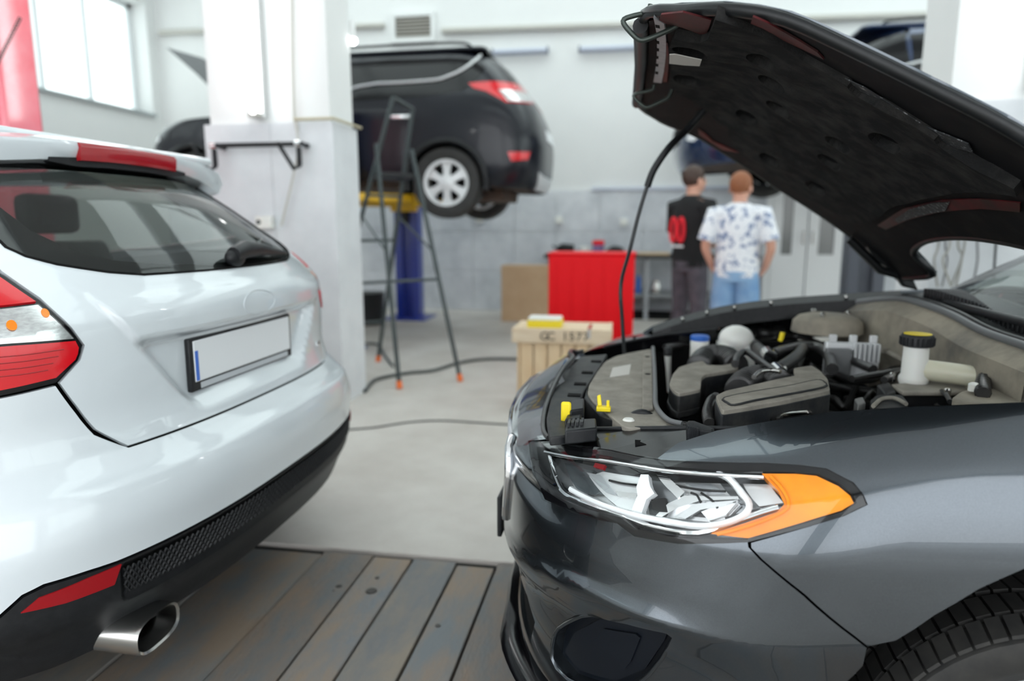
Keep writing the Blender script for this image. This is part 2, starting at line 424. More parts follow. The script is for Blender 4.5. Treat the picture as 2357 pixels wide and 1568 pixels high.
# ceiling with unseen roof-light strips added along the hall to let daylight in
strips = [(1.6, 2.9), (4.9, 6.3), (7.0, 9.4)]
mb = MB(); y = YF
for a, b in strips: mb.box(XL - .3, XR + .3, y, a, ZC, ZC + .2); mb.box(XL - .3, -6.3, a, b, ZC, ZC + .2); mb.box(6.7, XR + .3, a, b, ZC, ZC + .2); y = b
mb.box(XL - .3, XR + .3, y, YB + .3, ZC, ZC + .2)
struct('ceiling', mb, ceil_m)
for i, (a, b) in enumerate(strips):
    w_ = struct('window_%d' % (4 + i), MB().box(-6.3, 6.7, a, a + .04, ZC + .05, ZC + .15).box(-6.3, 6.7, b - .04, b, ZC + .05, ZC + .15), mat('added_rooflight_frame_%d' % i, (.6, .62, .64), .5))
    for k in range(11): struct('glazing_bar', MB().box(-6.3 + k * 1.3 - .02, -6.3 + k * 1.3 + .02, a, b, ZC + .08, ZC + .12), MATS['added_rooflight_frame_%d' % i], w_)
    for k in range(10): struct('pane', MB().box(-6.28 + k * 1.3, -5.02 + k * 1.3, a, b, ZC + .09, ZC + .096), pane_c, w_)
# back wall: white paint above a grey panelled dado
bw = struct('wall_back', MB().box(XL - .3, XR + .3, YB, YB + .3, 0, ZC), white_wall)
for i in range(24):
    for j in range(3):
        x0 = XL + .005 + i * .605; z0 = .0 + j * .57
        struct('cladding_panel', MB().box(x0 + .003, x0 + .602, YB - .03, YB - .002, z0 + .003, z0 + .566), clad_m, bw)
struct('trim_2', MB().box(-.55, 1.6, YB - .05, YB, 1.71, 1.745), tube_off)
# left wall with a long window
LY0, LY1, LZ0, LZ1 = 5.6, 9.24, 2.86, 4.42
lw = struct('wall_left', MB().box(XL - .35, XL, YF, YB, 0, LZ0).box(XL - .35, XL, YF, YB, LZ1, ZC).box(XL - .35, XL, 4.6, LY0, LZ0, LZ1).box(XL - .35, XL, YF, -4.5, LZ0, LZ1).box(XL - .35, XL, LY1 + .36, YB, LZ0, LZ1), white_wall)
wf = struct('window_1', MB().box(XL - .30, XL - .24, LY0, LY1 + .36, LZ0, LZ0 + .07).box(XL - .30, XL - .24, LY0, LY1 + .36, LZ1 - .07, LZ1).box(XL - .30, XL - .24, LY1 + .28, LY1 + .36, LZ0, LZ1), mat('white_window_frame', (.72, .75, .76), .5))
for y in (6.9, 7.86, 8.66): struct('mullion', MB().box(XL - .30, XL - .24, y, y + .06, LZ0, LZ1), MATS['white_window_frame'], wf)
for i, (a, b) in enumerate([(5.6, 6.9), (6.96, 7.86), (7.92, 8.66), (8.72, 9.52)]):
    struct('pane', MB().box(XL - .275, XL - .27, a, b, LZ0 + .07, LZ1 - .07), pane_c, wf)
struct('window_sill', MB().box(XL - .3, XL + .06, LY0, LY1 + .36, LZ0 - .03, LZ0 + .005), mat('grey_sill', (.38, .42, .43), .5), wf)
# unseen openings added to let daylight in: windows along both side walls, open gateways behind the camera
def added_side_windows(n, X, sg, y0, y1, z0, z1, k):
    f = struct('window_%d' % n, MB().box(min(X, X + sg * .08), max(X, X + sg * .08), y0, y1, z0, z0 + .07).box(min(X, X + sg * .08), max(X, X + sg * .08), y0, y1, z1 - .07, z1), MATS['white_window_frame'])
    for i in range(k + 1): y = y0 + (y1 - y0) * i / k; struct('mullion', MB().box(min(X, X + sg * .08), max(X, X + sg * .08), y - .03, y + .03, z0, z1), MATS['white_window_frame'], f)
    for i in range(k): struct('pane', MB().box(X + sg * .03, X + sg * .035, y0 + (y1 - y0) * i / k + .03, y0 + (y1 - y0) * (i + 1) / k - .03, z0 + .07, z1 - .07), pane_c, f)
added_side_windows(2, XL - .2, -1, -4.5, 4.6, LZ0, LZ1, 8)
added_side_windows(3, XR + .1, 1, -4.5, 8.5, 1.2, 4.6, 10)
struct('wall_right', MB().box(XR, XR + .3, YF, YB, 0, 1.2).box(XR, XR + .3, YF, YB, 4.6, ZC).box(XR, XR + .3, 8.5, YB, 1.2, 4.6).box(XR, XR + .3, YF, -4.5, 1.2, 4.6), white_wall)
struct('wall_front', MB().box(XL - .3, -6.6, YF - .3, YF, 0, ZC).box(7.0, XR + .3, YF - .3, YF, 0, ZC).box(-.25, .25, YF - .3, YF, 0, ZC).box(-6.6, 7.0, YF - .3, YF, 4.9, ZC), white_wall)
# pillars
def pillar(n, x0, x1, y0, y1, zc):
    p = struct('wall_pillar_%s' % n, MB().box(x0, x1, y0, y1, 0, ZC), white_wall)
    struct('cladding_panel', MB().box(x0 - .03, x0 + (x1 - x0) * .52, y0 - .03, y0 - .001, .0, zc), clad_p, p)
    struct('cladding_panel', MB().box(x0 + (x1 - x0) * .52 + .003, x1 + .03, y0 - .03, y0 - .001, .0, zc), clad_p, p)
    struct('cladding_panel', MB().box(x1 + .001, x1 + .03, y0, y1, .0, zc), clad_p, p)
    struct('cladding_panel', MB().box(x0 - .03, x0 - .001, y0, y1, .0, zc), clad_p, p)
    return p
pillar('left', -2.80, -1.95, 4.35, 4.73, 1.885)
pillar('right', 1.69, 2.75, 4.22, 4.66, 1.885)
# ============================================================ shared car parts
def sx(S, z, X):
    """s on the flat of a body side at the world position X"""
    R, W, A, n = S.row(z); return S.W0 + S.A0 + (R - A - (X - S.xc) * S.sg)
def arch(S, X, z0, r, sd, k=16, zb=.1):
    """wheel arch outline in (s, z), open at the bottom"""
    pts = []
    for i in range(k + 1):
        a = PI * 1.12 * i / k - PI * .06; z = z0 + r * math.sin(a); x = X + S.sg * r * math.cos(a)
        pts.append((sd * sx(S, max(z, zb), x), max(z, zb)))
    return pts
def wheel(parent, x, y, z, r, w, out, rim_r, spokes=5, rim_m=None, name='wheel'):
    """tyre with tread grooves, rim with spokes; out = -1 when the outside faces -Y"""
    prof = [(rim_r, -w * .45), (rim_r + .02, -w * .5), (r * .80, -w * .52), (r * .95, -w * .50), (r * .985, -w * .42)]
    for g in (-.27, 0, .27): prof += [(r, w * (g - .035)), (r - .008, w * (g - .03)), (r - .008, w * (g + .03)), (r, w * (g + .035))]
    prof += [(r * .985, w * .42), (r * .95, w * .50), (r * .80, w * .52), (rim_r + .02, w * .5), (rim_r, w * .45)]
    prof.append(prof[0]); ty = obj('tyre', MB().lathe((x, y, z), prof, 'y', 48, False), rubber, parent, smooth=35)
    rm = rim_m or alu; yo = y + out * w * .40
    mb = MB().lathe((x, y, z), [(rim_r * .86, -w * .44), (rim_r, -w * .46), (rim_r * 1.01, w * .46), (rim_r * .95, w * .46), (rim_r * .90, w * .30), (rim_r * .88, -w * .3), (rim_r * .86, -w * .44)], 'y', 36, False)
    rim = obj('rim', mb, rm, parent, smooth=40)
    for k in range(spokes):
        a = 2 * PI * k / spokes + PI / 2; ca, sa = math.cos(a), math.sin(a); n = Vector((-sa, 0, ca)); d = Vector((ca, 0, sa)); c = Vector((x, yo, z))
        q = []
        for rr, hw, dp in ((rim_r * .18, rim_r * .17, .0), (rim_r * .55, rim_r * .15, .012), (rim_r * .93, rim_r * .26, .02)):
            q.append((c + d * rr + n * hw - Vector((0, out * dp, 0)), c + d * rr - n * hw - Vector((0, out * dp, 0))))
        ring = [p[0] for p in q] + [p[1] for p in reversed(q)]
        obj('spoke', MB().prism(ring, (0, -out * .03, 0)), rm, rim, bevel=.006)
    obj('hub_cap', MB().lathe((x, yo, z), [(rim_r * .26, -.03), (rim_r * .26, .012), (rim_r * .2, .018)] if out > 0 else [(rim_r * .26, .03), (rim_r * .26, -.012), (rim_r * .2, -.018)], 'y', 20), rm, rim, smooth=40)
    obj('brake_disc', MB().lathe((x, y + out * w * .1, z), [(rim_r * .75, -.012), (rim_r * .75, .012)], 'y', 28), shade_m, parent, smooth=40)
    return ty
def ends_outline(S, z0, z1, X, k=10, sd=1):
    return [(sd * sx(S, z0 + (z1 - z0) * i / k, X), z0 + (z1 - z0) * i / k) for i in range(k + 1)]

# ============================================================ white hatchback, tail towards the open bonnet
WC = thing('hatchback_car', 'white five-door hatchback with dark rear glass and plain white number plate', 'car', (-3.2, 1.886, 0))
W = WHITE
def sym(left): return left + mirror(left)          # left half listed from the bottom centre round to the top centre
glassL = [(-.001, 1.0965), (-.142, 1.0974), (-.394, 1.1), (-.504, 1.111), (-.658, 1.134), (-.747, 1.153), (-.80, 1.173), (-.825, 1.21), (-.822, 1.28), (-.79, 1.36), (-.70, 1.432), (-.4, 1.44), (-.001, 1.442)]
glass = glassL[1:-1] + mirror(glassL[1:-1])
tail_in = [(-.757, .886), (-.684, .9285), (-.664, .960), (-.702, 1.003), (-.770, 1.068), (-.866, 1.126)]
tgL = [(-.571, .7135), (-.652, .767), (-.699, .824)] + tail_in + [(-.90, 1.20), (-.90, 1.30), (-.87, 1.40), (-.80, 1.449), (-.3, 1.449)]
tg = patch('tailgate', W, tgL + mirror(tgL), w_paint, WC, holes=[glass], sp=.022, thick=.012)
patch('rear_window', W, glass, pane_g, WC, off=-.003, thick=.0, sp=.05, label='dark tinted rear window')
fritL = [(-.12, 1.119), (-.30, 1.126), (-.45, 1.142), (-.56, 1.168), (-.66, 1.215), (-.715, 1.27), (-.70, 1.34), (-.62, 1.37), (-.3, 1.375)]
patch('window_border', W, glass, bl_plast, WC, off=-.007, thick=.0, sp=.04, holes=[fritL + mirror(fritL)])
obj('window_seal', MB().tube([Vector(W(*p)) + Vector(W.normal(*p)) * .0005 for p in dens([Vector(p) for p in glass], .03)] + [Vector(W(*glass[0]))], .0035, 6), bl_matte, WC, smooth=60)
# cabin seen through the glass: load cover, seat backs, headrests, headliner
obj('parcel_shelf', MB().box(-1.95, -1.32, 1.26, 2.51, 1.02, 1.045), mat('grey_carpet', (.16, .165, .165), .9), WC)
for y in (1.42, 1.886, 2.35):
    obj('seat_back', MB().prism(fillet([(-2.0, y - .2, .7), (-2.16, y - .2, 1.16), (-2.24, y - .2, 1.16), (-2.1, y - .2, .7)], .03), (0, .40, 0)), MATS['grey_carpet'], WC, smooth=40)
    obj('headrest', MB().box(-2.28, -2.18, y - .12, y + .12, 1.19, 1.34), MATS['grey_carpet'], WC, bevel=.035, seg=3)
# bumper
bumL = [(-.30, .7085), (-.575, .7085), (-.664, .756), (-.7115, .815), (-.773, .8815), (-.95, .873), (-1.2, .872), (-1.33, .872)]
arc = [p for p in arch(W, -1.86, .315, .365, -1) if p[1] > .36 and abs(p[0]) < sx(W, .6, -1.86)]
arc.sort(key=lambda p: -p[1]); arcb = [p for p in arc if p[1] < .60]
bumpL = bumL + [(-1.40, .80), (-1.40, .68)] + arcb + [(-1.36, .385), (-1.25, .40), (-1.16, .425), (-1.1014, .453), (-1.0504, .4837), (-.9993, .4941), (-.87, .492), (-.758, .4885), (-.48, .4885), (-.176, .4872)]
bumpL = [(-.001, .7085)] + bumpL + [(-.001, .486)]
def bump_rel(s, z): return .010 * sstep(.665, .648, z) * sstep(.50, .62, z) * sstep(1.1, .8, abs(s))
patch('bumper', W, bumpL[1:-1] + mirror(bumpL[1:-1]), w_paint, WC, sp=.022, offf=bump_rel, thick=.012)
valL = [(-.2, .480), (-.48, .482), (-.758, .481), (-.87, .485), (-.995, .487), (-1.047, .477), (-1.098, .446), (-1.16, .419), (-1.25, .395), (-1.34, .38), (-1.36, .30), (-1.25, .26), (-1.109, .25), (-.978, .25), (-.781, .26), (-.514, .27), (-.261, .27)]
def val_rel(s, z):
    a = abs(s); e = 0.0
    e -= .016 * sstep(.466, .462, z) * sstep(.385, .393, z) * sstep(.745, .735, a)       # sunk centre band for the mesh
    e -= .012 * sstep(.445, .34, z) * sstep(.395, .30, z)
    return e
val = patch('lower_valance', W, valL + mirror(valL), bl_plast, WC, sp=.017, offf=val_rel, thick=.03)
# cross-hatched mesh in the valance
mb = MB()
for k in range(-36, 37):
    for d in (-1, 1):
        s0 = k * .0205; P = []
        for j in range(4):
            s = s0 + d * (j / 3 - .5) * .062; z = .394 + .066 * j / 3
            if abs(s) < .735: P.append(Vector(W(s, z)) - Vector(W.normal(s, z)) * .010)
        if len(P) > 1: mb.tube(P, .0029, 4, False)
obj('valance_mesh', mb, bl_plast, val, smooth=60, kind='stuff')
for sd in (-1, 1):
    rf = [(-1.057, .446), (-1.0127, .4682), (-.88, .4755), (-.7459, .478), (-.7784, .4365), (-.95, .4375)]
    patch('reflector', W, [(p[0] * -sd, p[1]) for p in rf], red_dark, WC, off=.004, sp=.03, thick=.01, label='red rear reflector')
# tail lamps
for sd in (-1, 1):
    lp = [(-1.30, 1.075), (-1.12, 1.128), (-1.0, 1.134), (-.8754, 1.1215), (-.777, 1.064), (-.71, 1.0015), (-.674, .962), (-.680, .946), (-.692, .929), (-.769, .8885), (-.949, .879), (-1.16, .890), (-1.27, .95)]
    def fl2(q): return [(p[0] * -sd, p[1]) for p in q]
    lamp = patch('tail_lamp', W, fl2(lp), bl_gloss, WC, off=-.002, sp=.03, thick=.02)
    up = [(-1.27, 1.072), (-1.12, 1.115), (-1.0, 1.121), (-.884, 1.110), (-.793, 1.0585), (-.92, 1.0555), (-1.28, 1.050)]
    md = [(-1.275, 1.045), (-.92, 1.0505), (-.788, 1.0535), (-.727, 1.0015), (-.700, .9775), (-.94, .9835), (-1.27, .975)]
    lo = [(-1.265, .970), (-.94, .9785), (-.698, .9725), (-.689, .957), (-.694, .944), (-.704, .932), (-.773, .900), (-.949, .891), (-1.15, .901), (-1.25, .955)]
    patch('red_lens', W, fl2(up), red_lens, lamp, off=.005, sp=.03, thick=.008)
    patch('clear_lens', W, fl2(md), clear_lamp, lamp, off=.001, sp=.03, thick=.008, label='clear reversing and indicator lens')
    patch('clear_cover', W, fl2(md), lens, lamp, off=.0055, sp=.03, thick=.003)
    l3 = patch('red_lens', W, fl2(lo), red_lens, lamp, off=.005, sp=.03, thick=.008)
    for (s, z, r) in ((-.905, 1.018, .010), (-.775, 1.036, .009)):
        ring = [(s + r * 1.5 * math.cos(2 * PI * j / 14), z + r * math.sin(2 * PI * j / 14)) for j in range(14)]
        patch('indicator_bulb', W, fl2(ring), amber, lamp, off=.0025, sp=.01, thick=.002)
    for k in range(4):
        z = .915 + k * .013
        ribbon('lens_rib', W, fl2([(-1.2, z + .02), (-.95, z + .004), (-.80 + k * .02, z + .004)]), .0012, red_dark, lamp, off=.0062)
# number plate
xp = -1.143
pf = obj('plate_frame', MB().box(xp - .012, xp + .004, 1.603, 2.150, .780, .925), bl_plast, WC, bevel=.004)
obj('number_plate', MB().box(xp + .001, xp + .0065, 1.618, 2.138, .806, .917), plate_w, pf, bevel=.002, label='blank white number plate with a blue strip')
obj('plate_strip', MB().box(xp + .0066, xp + .0072, 1.620, 1.634, .809, .890), plate_b, pf)
obj('plate_holder', MB().box(xp + .003, xp + .0055, 1.64, 2.12, .785, .801), mat('grey_plate_strip', (.5, .53, .56), .4), pf)
# badge recess ring and little model script on the tailgate
ring = [(.01 + .088 * math.cos(a), .993 + .036 * math.sin(a)) for a in [2 * PI * k / 28 for k in range(29)]]
ribbon('badge_ring', W, ring, .0014, w_paint, tg, off=.0004, n=1)
for k in range(4):
    s = .505 + k * .016
    ribbon('badge_letter', W, [(s, .775), (s, .792)], .004, chrome, tg, off=.001, n=2)
# exhaust tail pipe, oval
ex = MB(); ey, ez = 1.31, .287
def oval(x, sy, sz, n=44, cy=ey, cz=ez):
    out = []
    for k in range(n):
        a = 2 * PI * k / n; c, s = math.cos(a), math.sin(a)
        out.append((x, cy + sy * math.copysign(abs(c) ** .7, c), cz + sz * math.copysign(abs(s) ** .7, s)))
    return out
ex.loft([oval(-1.42, .072, .040), oval(-1.075, .075, .043), oval(-1.066, .073, .041), oval(-1.07, .067, .036), oval(-1.40, .064, .033)], cap=True)
obj('exhaust_tip', ex, steel, WC, smooth=50, label='oval chromed exhaust tail pipe')
obj('exhaust_bore', MB().loft([oval(-1.30, .0625, .032), oval(-1.302, .0625, .032)]), bl_matte, WC)
# roof spoiler with high brake lamp
def spo(y, k):
    """spoiler section at lateral y: k picks a corner of the section"""
    a = abs(y) / .63; xe = -1.475 - .115 * a ** 2.2; zt = 1.452 - .035 * a ** 2.6
    zb = 1.392 - .068 * a ** 2.4
    sec = [(xe - .42 - .05 * a, zt + .030 - .01 * a), (xe - .2, zt + .022), (xe - .05, zt + .008), (xe, zt - .006), (xe + .002, zt - .022), (xe - .012, zb + .010), (xe - .045, zb), (xe - .12, zb + .004), (xe - .2, zb + .012), (xe - .42 - .05 * a, zb + .03)]
    x, z = sec[k]; return (x, 1.886 + y, z)
ys = [-.645, -.63, -.60, -.55, -.48, -.4, -.3, -.2, -.1, 0, .1, .2, .3, .4, .48, .55, .60, .63, .645]
mb = MB(); rings = []
for y in ys:
    f = 1.0 if abs(y) < .6 else (1 - ((abs(y) - .6) / .05) ** 2 * .8)
    r = [Vector(spo(y, k)) for k in range(10)]; c = sum(r, Vector()) / 10
    rings.append([(p.x, p.y, c.z + (p.z - c.z) * f) for p in r])
mb.loft(rings)
sp_ = obj('roof_spoiler', mb, w_paint, WC, smooth=50)
bl = []
for y in [-.2, -.15, -.1, -.05, 0, .05, .1, .15, .2]:
    a = Vector(spo(y, 3)); b = Vector(spo(y, 5)); bl.append([a + Vector((.004, 0, -.001)), a + Vector((.010, 0, -.012)), b + Vector((.018, 0, -.002)), b + Vector((-.02, 0, -.004)), a + Vector((-.03, 0, -.004))])
obj('high_brake_lamp', MB().loft(bl), red_dark, sp_, smooth=40, label='red high-level brake lamp')
bl = []
for y in [-.28, -.2, -.1, 0, .1, .2, .28]:
    a = Vector(spo(y, 5)); f = 1 if abs(y) < .25 else .3
    bl.append([a + Vector((.005, 0, .006)), a + Vector((.004, 0, -.018 * f)), a + Vector((-.1, 0, -.018 * f)), a + Vector((-.1, 0, .0))])
obj('brake_lamp_housing', MB().loft(bl), bl_plast, sp_, smooth=40)
# rear wiper
wp = Vector(W(.02, 1.125)); wn_ = Vector(W.normal(.02, 1.125))
pts = [(-.02, 1.118), (.05, 1.126), (.16, 1.128), (.30, 1.121), (.44, 1.118)]
obj('rear_wiper', MB().tube([Vector(W(s, z)) + Vector(W.normal(s, z)) * o for (s, z), o in zip(pts, (.028, .034, .026, .018, .010))], [.022, .028, .022, .012, .006], 10), bl_plast, WC, smooth=60, label='black rear wiper arm')
obj('wiper_pivot', MB().ball(Vector(W(.0, 1.116)) + Vector(W.normal(0, 1.116)) * .016, (.024, .042, .028), 8), bl_plast, WC, smooth=180)
# dark cores behind the shut lines
inner = [(-1.42, .28), (-1.42, 1.10), (-.95, 1.13), (-.70, 1.12), (0, 1.08), (.70, 1.12), (.95, 1.13), (1.42, 1.10), (1.42, .28)]
patch('inner_structure', W, inner, shade_m, WC, off=-.030, thick=0, sp=.06)
# sides, roof and front of the hatchback
Wt = [(r, W.row(r)[1]) for r in W.z]
WF = CarEnd(-4.55, 1.886, -1, [(z, {0: .62, 1: .70}.get(i, .74) if z < .62 else (.70 if z < .75 else (.58 if z < .85 else (.25 if z < .95 else -.55 - (z - .95) * 1.9))), w, .5, 2.5) for i, (z, w) in enumerate(Wt)])
for sd in (-1, 1):
    ar = arch(W, -1.86, .315, .365, sd); ar2 = arch(W, -4.50, .315, .365, sd)
    zt = 1.03
    pl = [(sd * 1.405, .68), (sd * 1.405, .80), (sd * 1.34, .878), (sd * 1.28, .945), (sd * 1.305, 1.07), (sd * 1.12, 1.135), (sd * .995, 1.141), (sd * .91, 1.15), (sd * .915, 1.2), (sd * 1.2, 1.155)]
    pl += [(sd * sx(W, zt, -2.3), zt + .05), (sd * sx(W, zt, -4.0), zt - .06), (sd * sx(W, .95, -4.75), .93), (sd * sx(W, .9, -4.75), .68)]
    f = [p for p in ar2 if .0 < p[1]]; f = sorted(f, key=lambda p: -abs(p[0]))
    pl += [(sd * sx(W, .3, -4.87), .31)] + f + [(sd * sx(W, .24, -4.0), .24), (sd * sx(W, .24, -2.4), .24)]
    g = sorted(ar, key=lambda p: -abs(p[0])); g = [p for p in g if abs(p[0]) > 1.40 or p[1] > .6]
    pl += g
    patch('body_side', W, pl, w_paint, WC, sp=.06, thick=.012)
    top = [(sd * .92, 1.20), (sd * 1.2, 1.16), (sd * sx(W, 1.08, -2.3), 1.085), (sd * sx(W, 1.0, -4.0), .985), (sd * sx(W, 1.3, -3.4), 1.36), (sd * sx(W, 1.42, -2.9), 1.43), (sd * .82, 1.447), (sd * .885, 1.40), (sd * .915, 1.30)]
    win = [(sd * 1.30, 1.18), (sd * sx(W, 1.1, -2.3), 1.11), (sd * sx(W, 1.05, -3.75), 1.03), (sd * sx(W, 1.3, -3.3), 1.34), (sd * sx(W, 1.38, -2.8), 1.39), (sd * 1.32, 1.39)]
    patch('upper_side', W, top, w_paint, WC, sp=.06, thick=.01, holes=[win])
    patch('side_window', W, win, pane_g, WC, off=-.004, thick=0, sp=.1)
    for X in (-1.86, -4.50): wheel(WC, X, 1.886 + sd * .80, .315, .315, .20, sd, .205)
fr = [(-1.35, .26), (1.35, .26), (1.45, .93), (.9, .93), (-.9, .93), (-1.45, .93)]
patch('front_end', WF, fr, w_paint, WC, sp=.08)
patch('windscreen', WF, [(-.95, .99), (.95, .99), (.9, 1.40), (-.9, 1.40)], pane_g, WC, sp=.1, thick=0)
mb = MB(); mb.prism([(-1.60, 1.886 - .60, 1.447), (-1.60, 1.886 + .60, 1.447), (-3.35, 1.886 + .60, 1.43), (-3.35, 1.886 - .60, 1.43)], (0, 0, .03))
obj('roof', mb, w_paint, WC, bevel=.02, seg=3)
obj('bonnet', MB().prism([(-3.95, 1.886 - .78, .985), (-3.95, 1.886 + .78, .985), (-4.95, 1.886 + .72, .90), (-4.95, 1.886 - .72, .90)], (0, 0, .02)), w_paint, WC, bevel=.02)
obj('floor_pan', MB().box(-5.0, -1.35, 1.2, 2.57, .20, .26).box(-1.35, -1.20, 1.35, 2.3, .27, .33), shade_m, WC)
# ============================================================ grey saloon with its bonnet up
GC = thing('saloon_car', 'dark metallic grey saloon with bonnet propped open and amber-cornered headlamp', 'car', (1.9, 1.97, 0))
G = GREY; GX = .70; GR = .39
def gflip(q, sd): return [(p[0] * -sd, p[1]) for p in q]     # outlines are listed for the near side (s < 0)
lamp_o = [(-0.5219,0.7298),(-0.6632,0.7054),(-0.8124,0.6602),(-1.003,0.6714),(-1.114,0.6847),(-1.155,0.674),(-1.234,0.6819),(-1.326,0.7015),(-1.377,0.7253),(-1.408,0.7413),(-1.42,0.7549),(-1.401,0.7661),(-1.373,0.7792),(-1.324,0.7938),(-1.289,0.7958),(-1.244,0.7945),(-1.086,0.779),(-0.945,0.7743),(-0.6758,0.7543)]
lamp_i = [(-0.5914,0.7329),(-0.7106,0.7096),(-0.8592,0.6789),(-1.014,0.6861),(-1.112,0.6952),(-1.155,0.6843),(-1.231,0.6896),(-1.324,0.7041),(-1.373,0.7296),(-1.403,0.7461),(-1.408,0.7563),(-1.391,0.7656),(-1.363,0.7771),(-1.325,0.7871),(-1.294,0.7876),(-1.257,0.7853),(-1.098,0.7729),(-0.9626,0.7682),(-0.7359,0.7528)]
lip = [(-.001, .829)] + [(-0.1525,0.8162),(-0.3881,0.7871),(-0.5457,0.7601),(-0.6283,0.754)]
ca = [(-(1.84 - GR * math.cos(a)), .335 + GR * math.sin(a)) for a in [math.radians(k) for k in range(-22, 203, 9)]]
af = [p for p in ca if p[0] > -1.84 and p[1] < .575]; at_ = [p for p in ca if p[1] >= .565 or p[0] <= -1.84]
bumG = lip + [(-0.5837,0.7437),(-0.5223,0.7308)] + lamp_o[1:8] + [(-1.331,0.6955),(-1.414,0.6443),(-1.508,0.5732)] + af[::-1] + [(-1.40, .205), (-1.1, .20), (-.7, .20), (-.001, .20)]
fogh = [(-0.9042,0.381),(-0.925,0.4077),(-0.9931,0.4552),(-1.05,0.4863),(-1.159,0.5172),(-1.236,0.5324),(-1.245,0.5258),(-1.236,0.4976),(-1.204,0.4265)] + [(-1.13, .345), (-.98, .30), (-.885, .315)]
grille = [(-.40, .708), (-.455, .66), (-.43, .56), (-.30, .462), (.30, .462), (.43, .56), (.455, .66), (.40, .708), (.2, .722), (-.2, .722)]
lowin = [(-.70, .345), (-.60, .375), (.60, .375), (.70, .345), (.62, .245), (-.62, .245)]
def g_rel(s, z):
    a = abs(s); zc = .455 + .085 * sstep(.3, 1.25, a)
    e = -.028 * sstep(0, .075, zc - z) * sstep(1.45, 1.2, a)
    e += .010 * math.exp(-((z - zc - .012) / .018) ** 2) * sstep(1.4, 1.15, a)
    e -= .012 * math.exp(-((z - .665) / .02) ** 2) * sstep(.3, .6, a) * sstep(1.0, .8, a)
    return e
patch('front_bumper', G, bumG[1:-1] + mirror(bumG[1:-1]), g_paint, GC, sp=.02, holes=[fogh, mirror(fogh), grille, lowin], offf=g_rel, thick=.035)
bez = mat('blue_black_bezel', (.005, .007, .011), .33, spec=.25)
for sd in (-1, 1):
    fb = patch('fog_lamp_bezel', G, gflip(fogh, sd), bez, GC, off=-.052, sp=.02, thick=.0)
    ribbon('bezel_edge', G, gflip([(p[0], p[1]) for p in fogh] + [fogh[0]], sd), .005, g_paint, fb, off=-.026, n=2)
    f2 = [(-0.9726,0.4108),(-1.065,0.478),(-1.16,0.5042),(-1.225,0.515),(-1.22,0.4912),(-1.187,0.4192)] + [(-1.12, .365), (-1.0, .33), (-.93, .345)]
    patch('bezel_step', G, gflip(f2, sd), bez, fb, off=-.040, sp=.02, thick=.012)
    f3 = [(-1.044,0.4241),(-1.081,0.4656),(-1.162,0.4862),(-1.173,0.4825),(-1.157,0.426),(-1.144,0.4046)]
    patch('fog_blank', G, gflip(f3, sd), bez, fb, off=-.034, sp=.02, thick=.008)
gr = patch('radiator_grille', G, grille, bl_matte, GC, off=-.045, thick=0, sp=.05)
ribbon('grille_frame', G, grille + [grille[0]], .011, chrome, gr, off=.004, n=2, label='chrome grille surround')
for k in range(6):
    z = .492 + k * .038; w = .30 + .14 * sstep(.47, .60, z)
    ribbon('grille_bar', G, [(-w, z), (-w / 2, z), (0, z), (w / 2, z), (w, z)], .009, chrome, gr, off=-.015)
patch('lower_intake', G, lowin, bl_matte, GC, off=-.04, thick=0, sp=.05)
pts = [(-1.05, .215), (-.8, .212), (-.5, .212), (0, .212), (.5, .212), (.8, .212), (1.05, .215)]
q = spline([(a, b, 0) for a, b in pts], 5); rings = []
for p in q:
    c = Vector(G(p.x, p.y)); n = Vector(G.normal(p.x, p.y)); n.z = 0; n.normalize(); u = Vector((0, 0, 1))
    f = .3 + .7 * sstep(.3, .55, abs(p.x)); u = u * .7
    rings.append([c - n * .02 + u * .03, c + n * .008 * f + u * .034, c + n * .030 * f + u * .02, c + n * .038 * f + u * .006, c + n * .034 * f - u * .006, c - n * .02 - u * .012])
obj('chin_spoiler', MB().loft(rings), bl_gloss, GC, smooth=50)
obj('plate_bracket', MB().box(-.335, -.322, 1.71, 2.23, .385, .50), bl_plast, GC, bevel=.004)
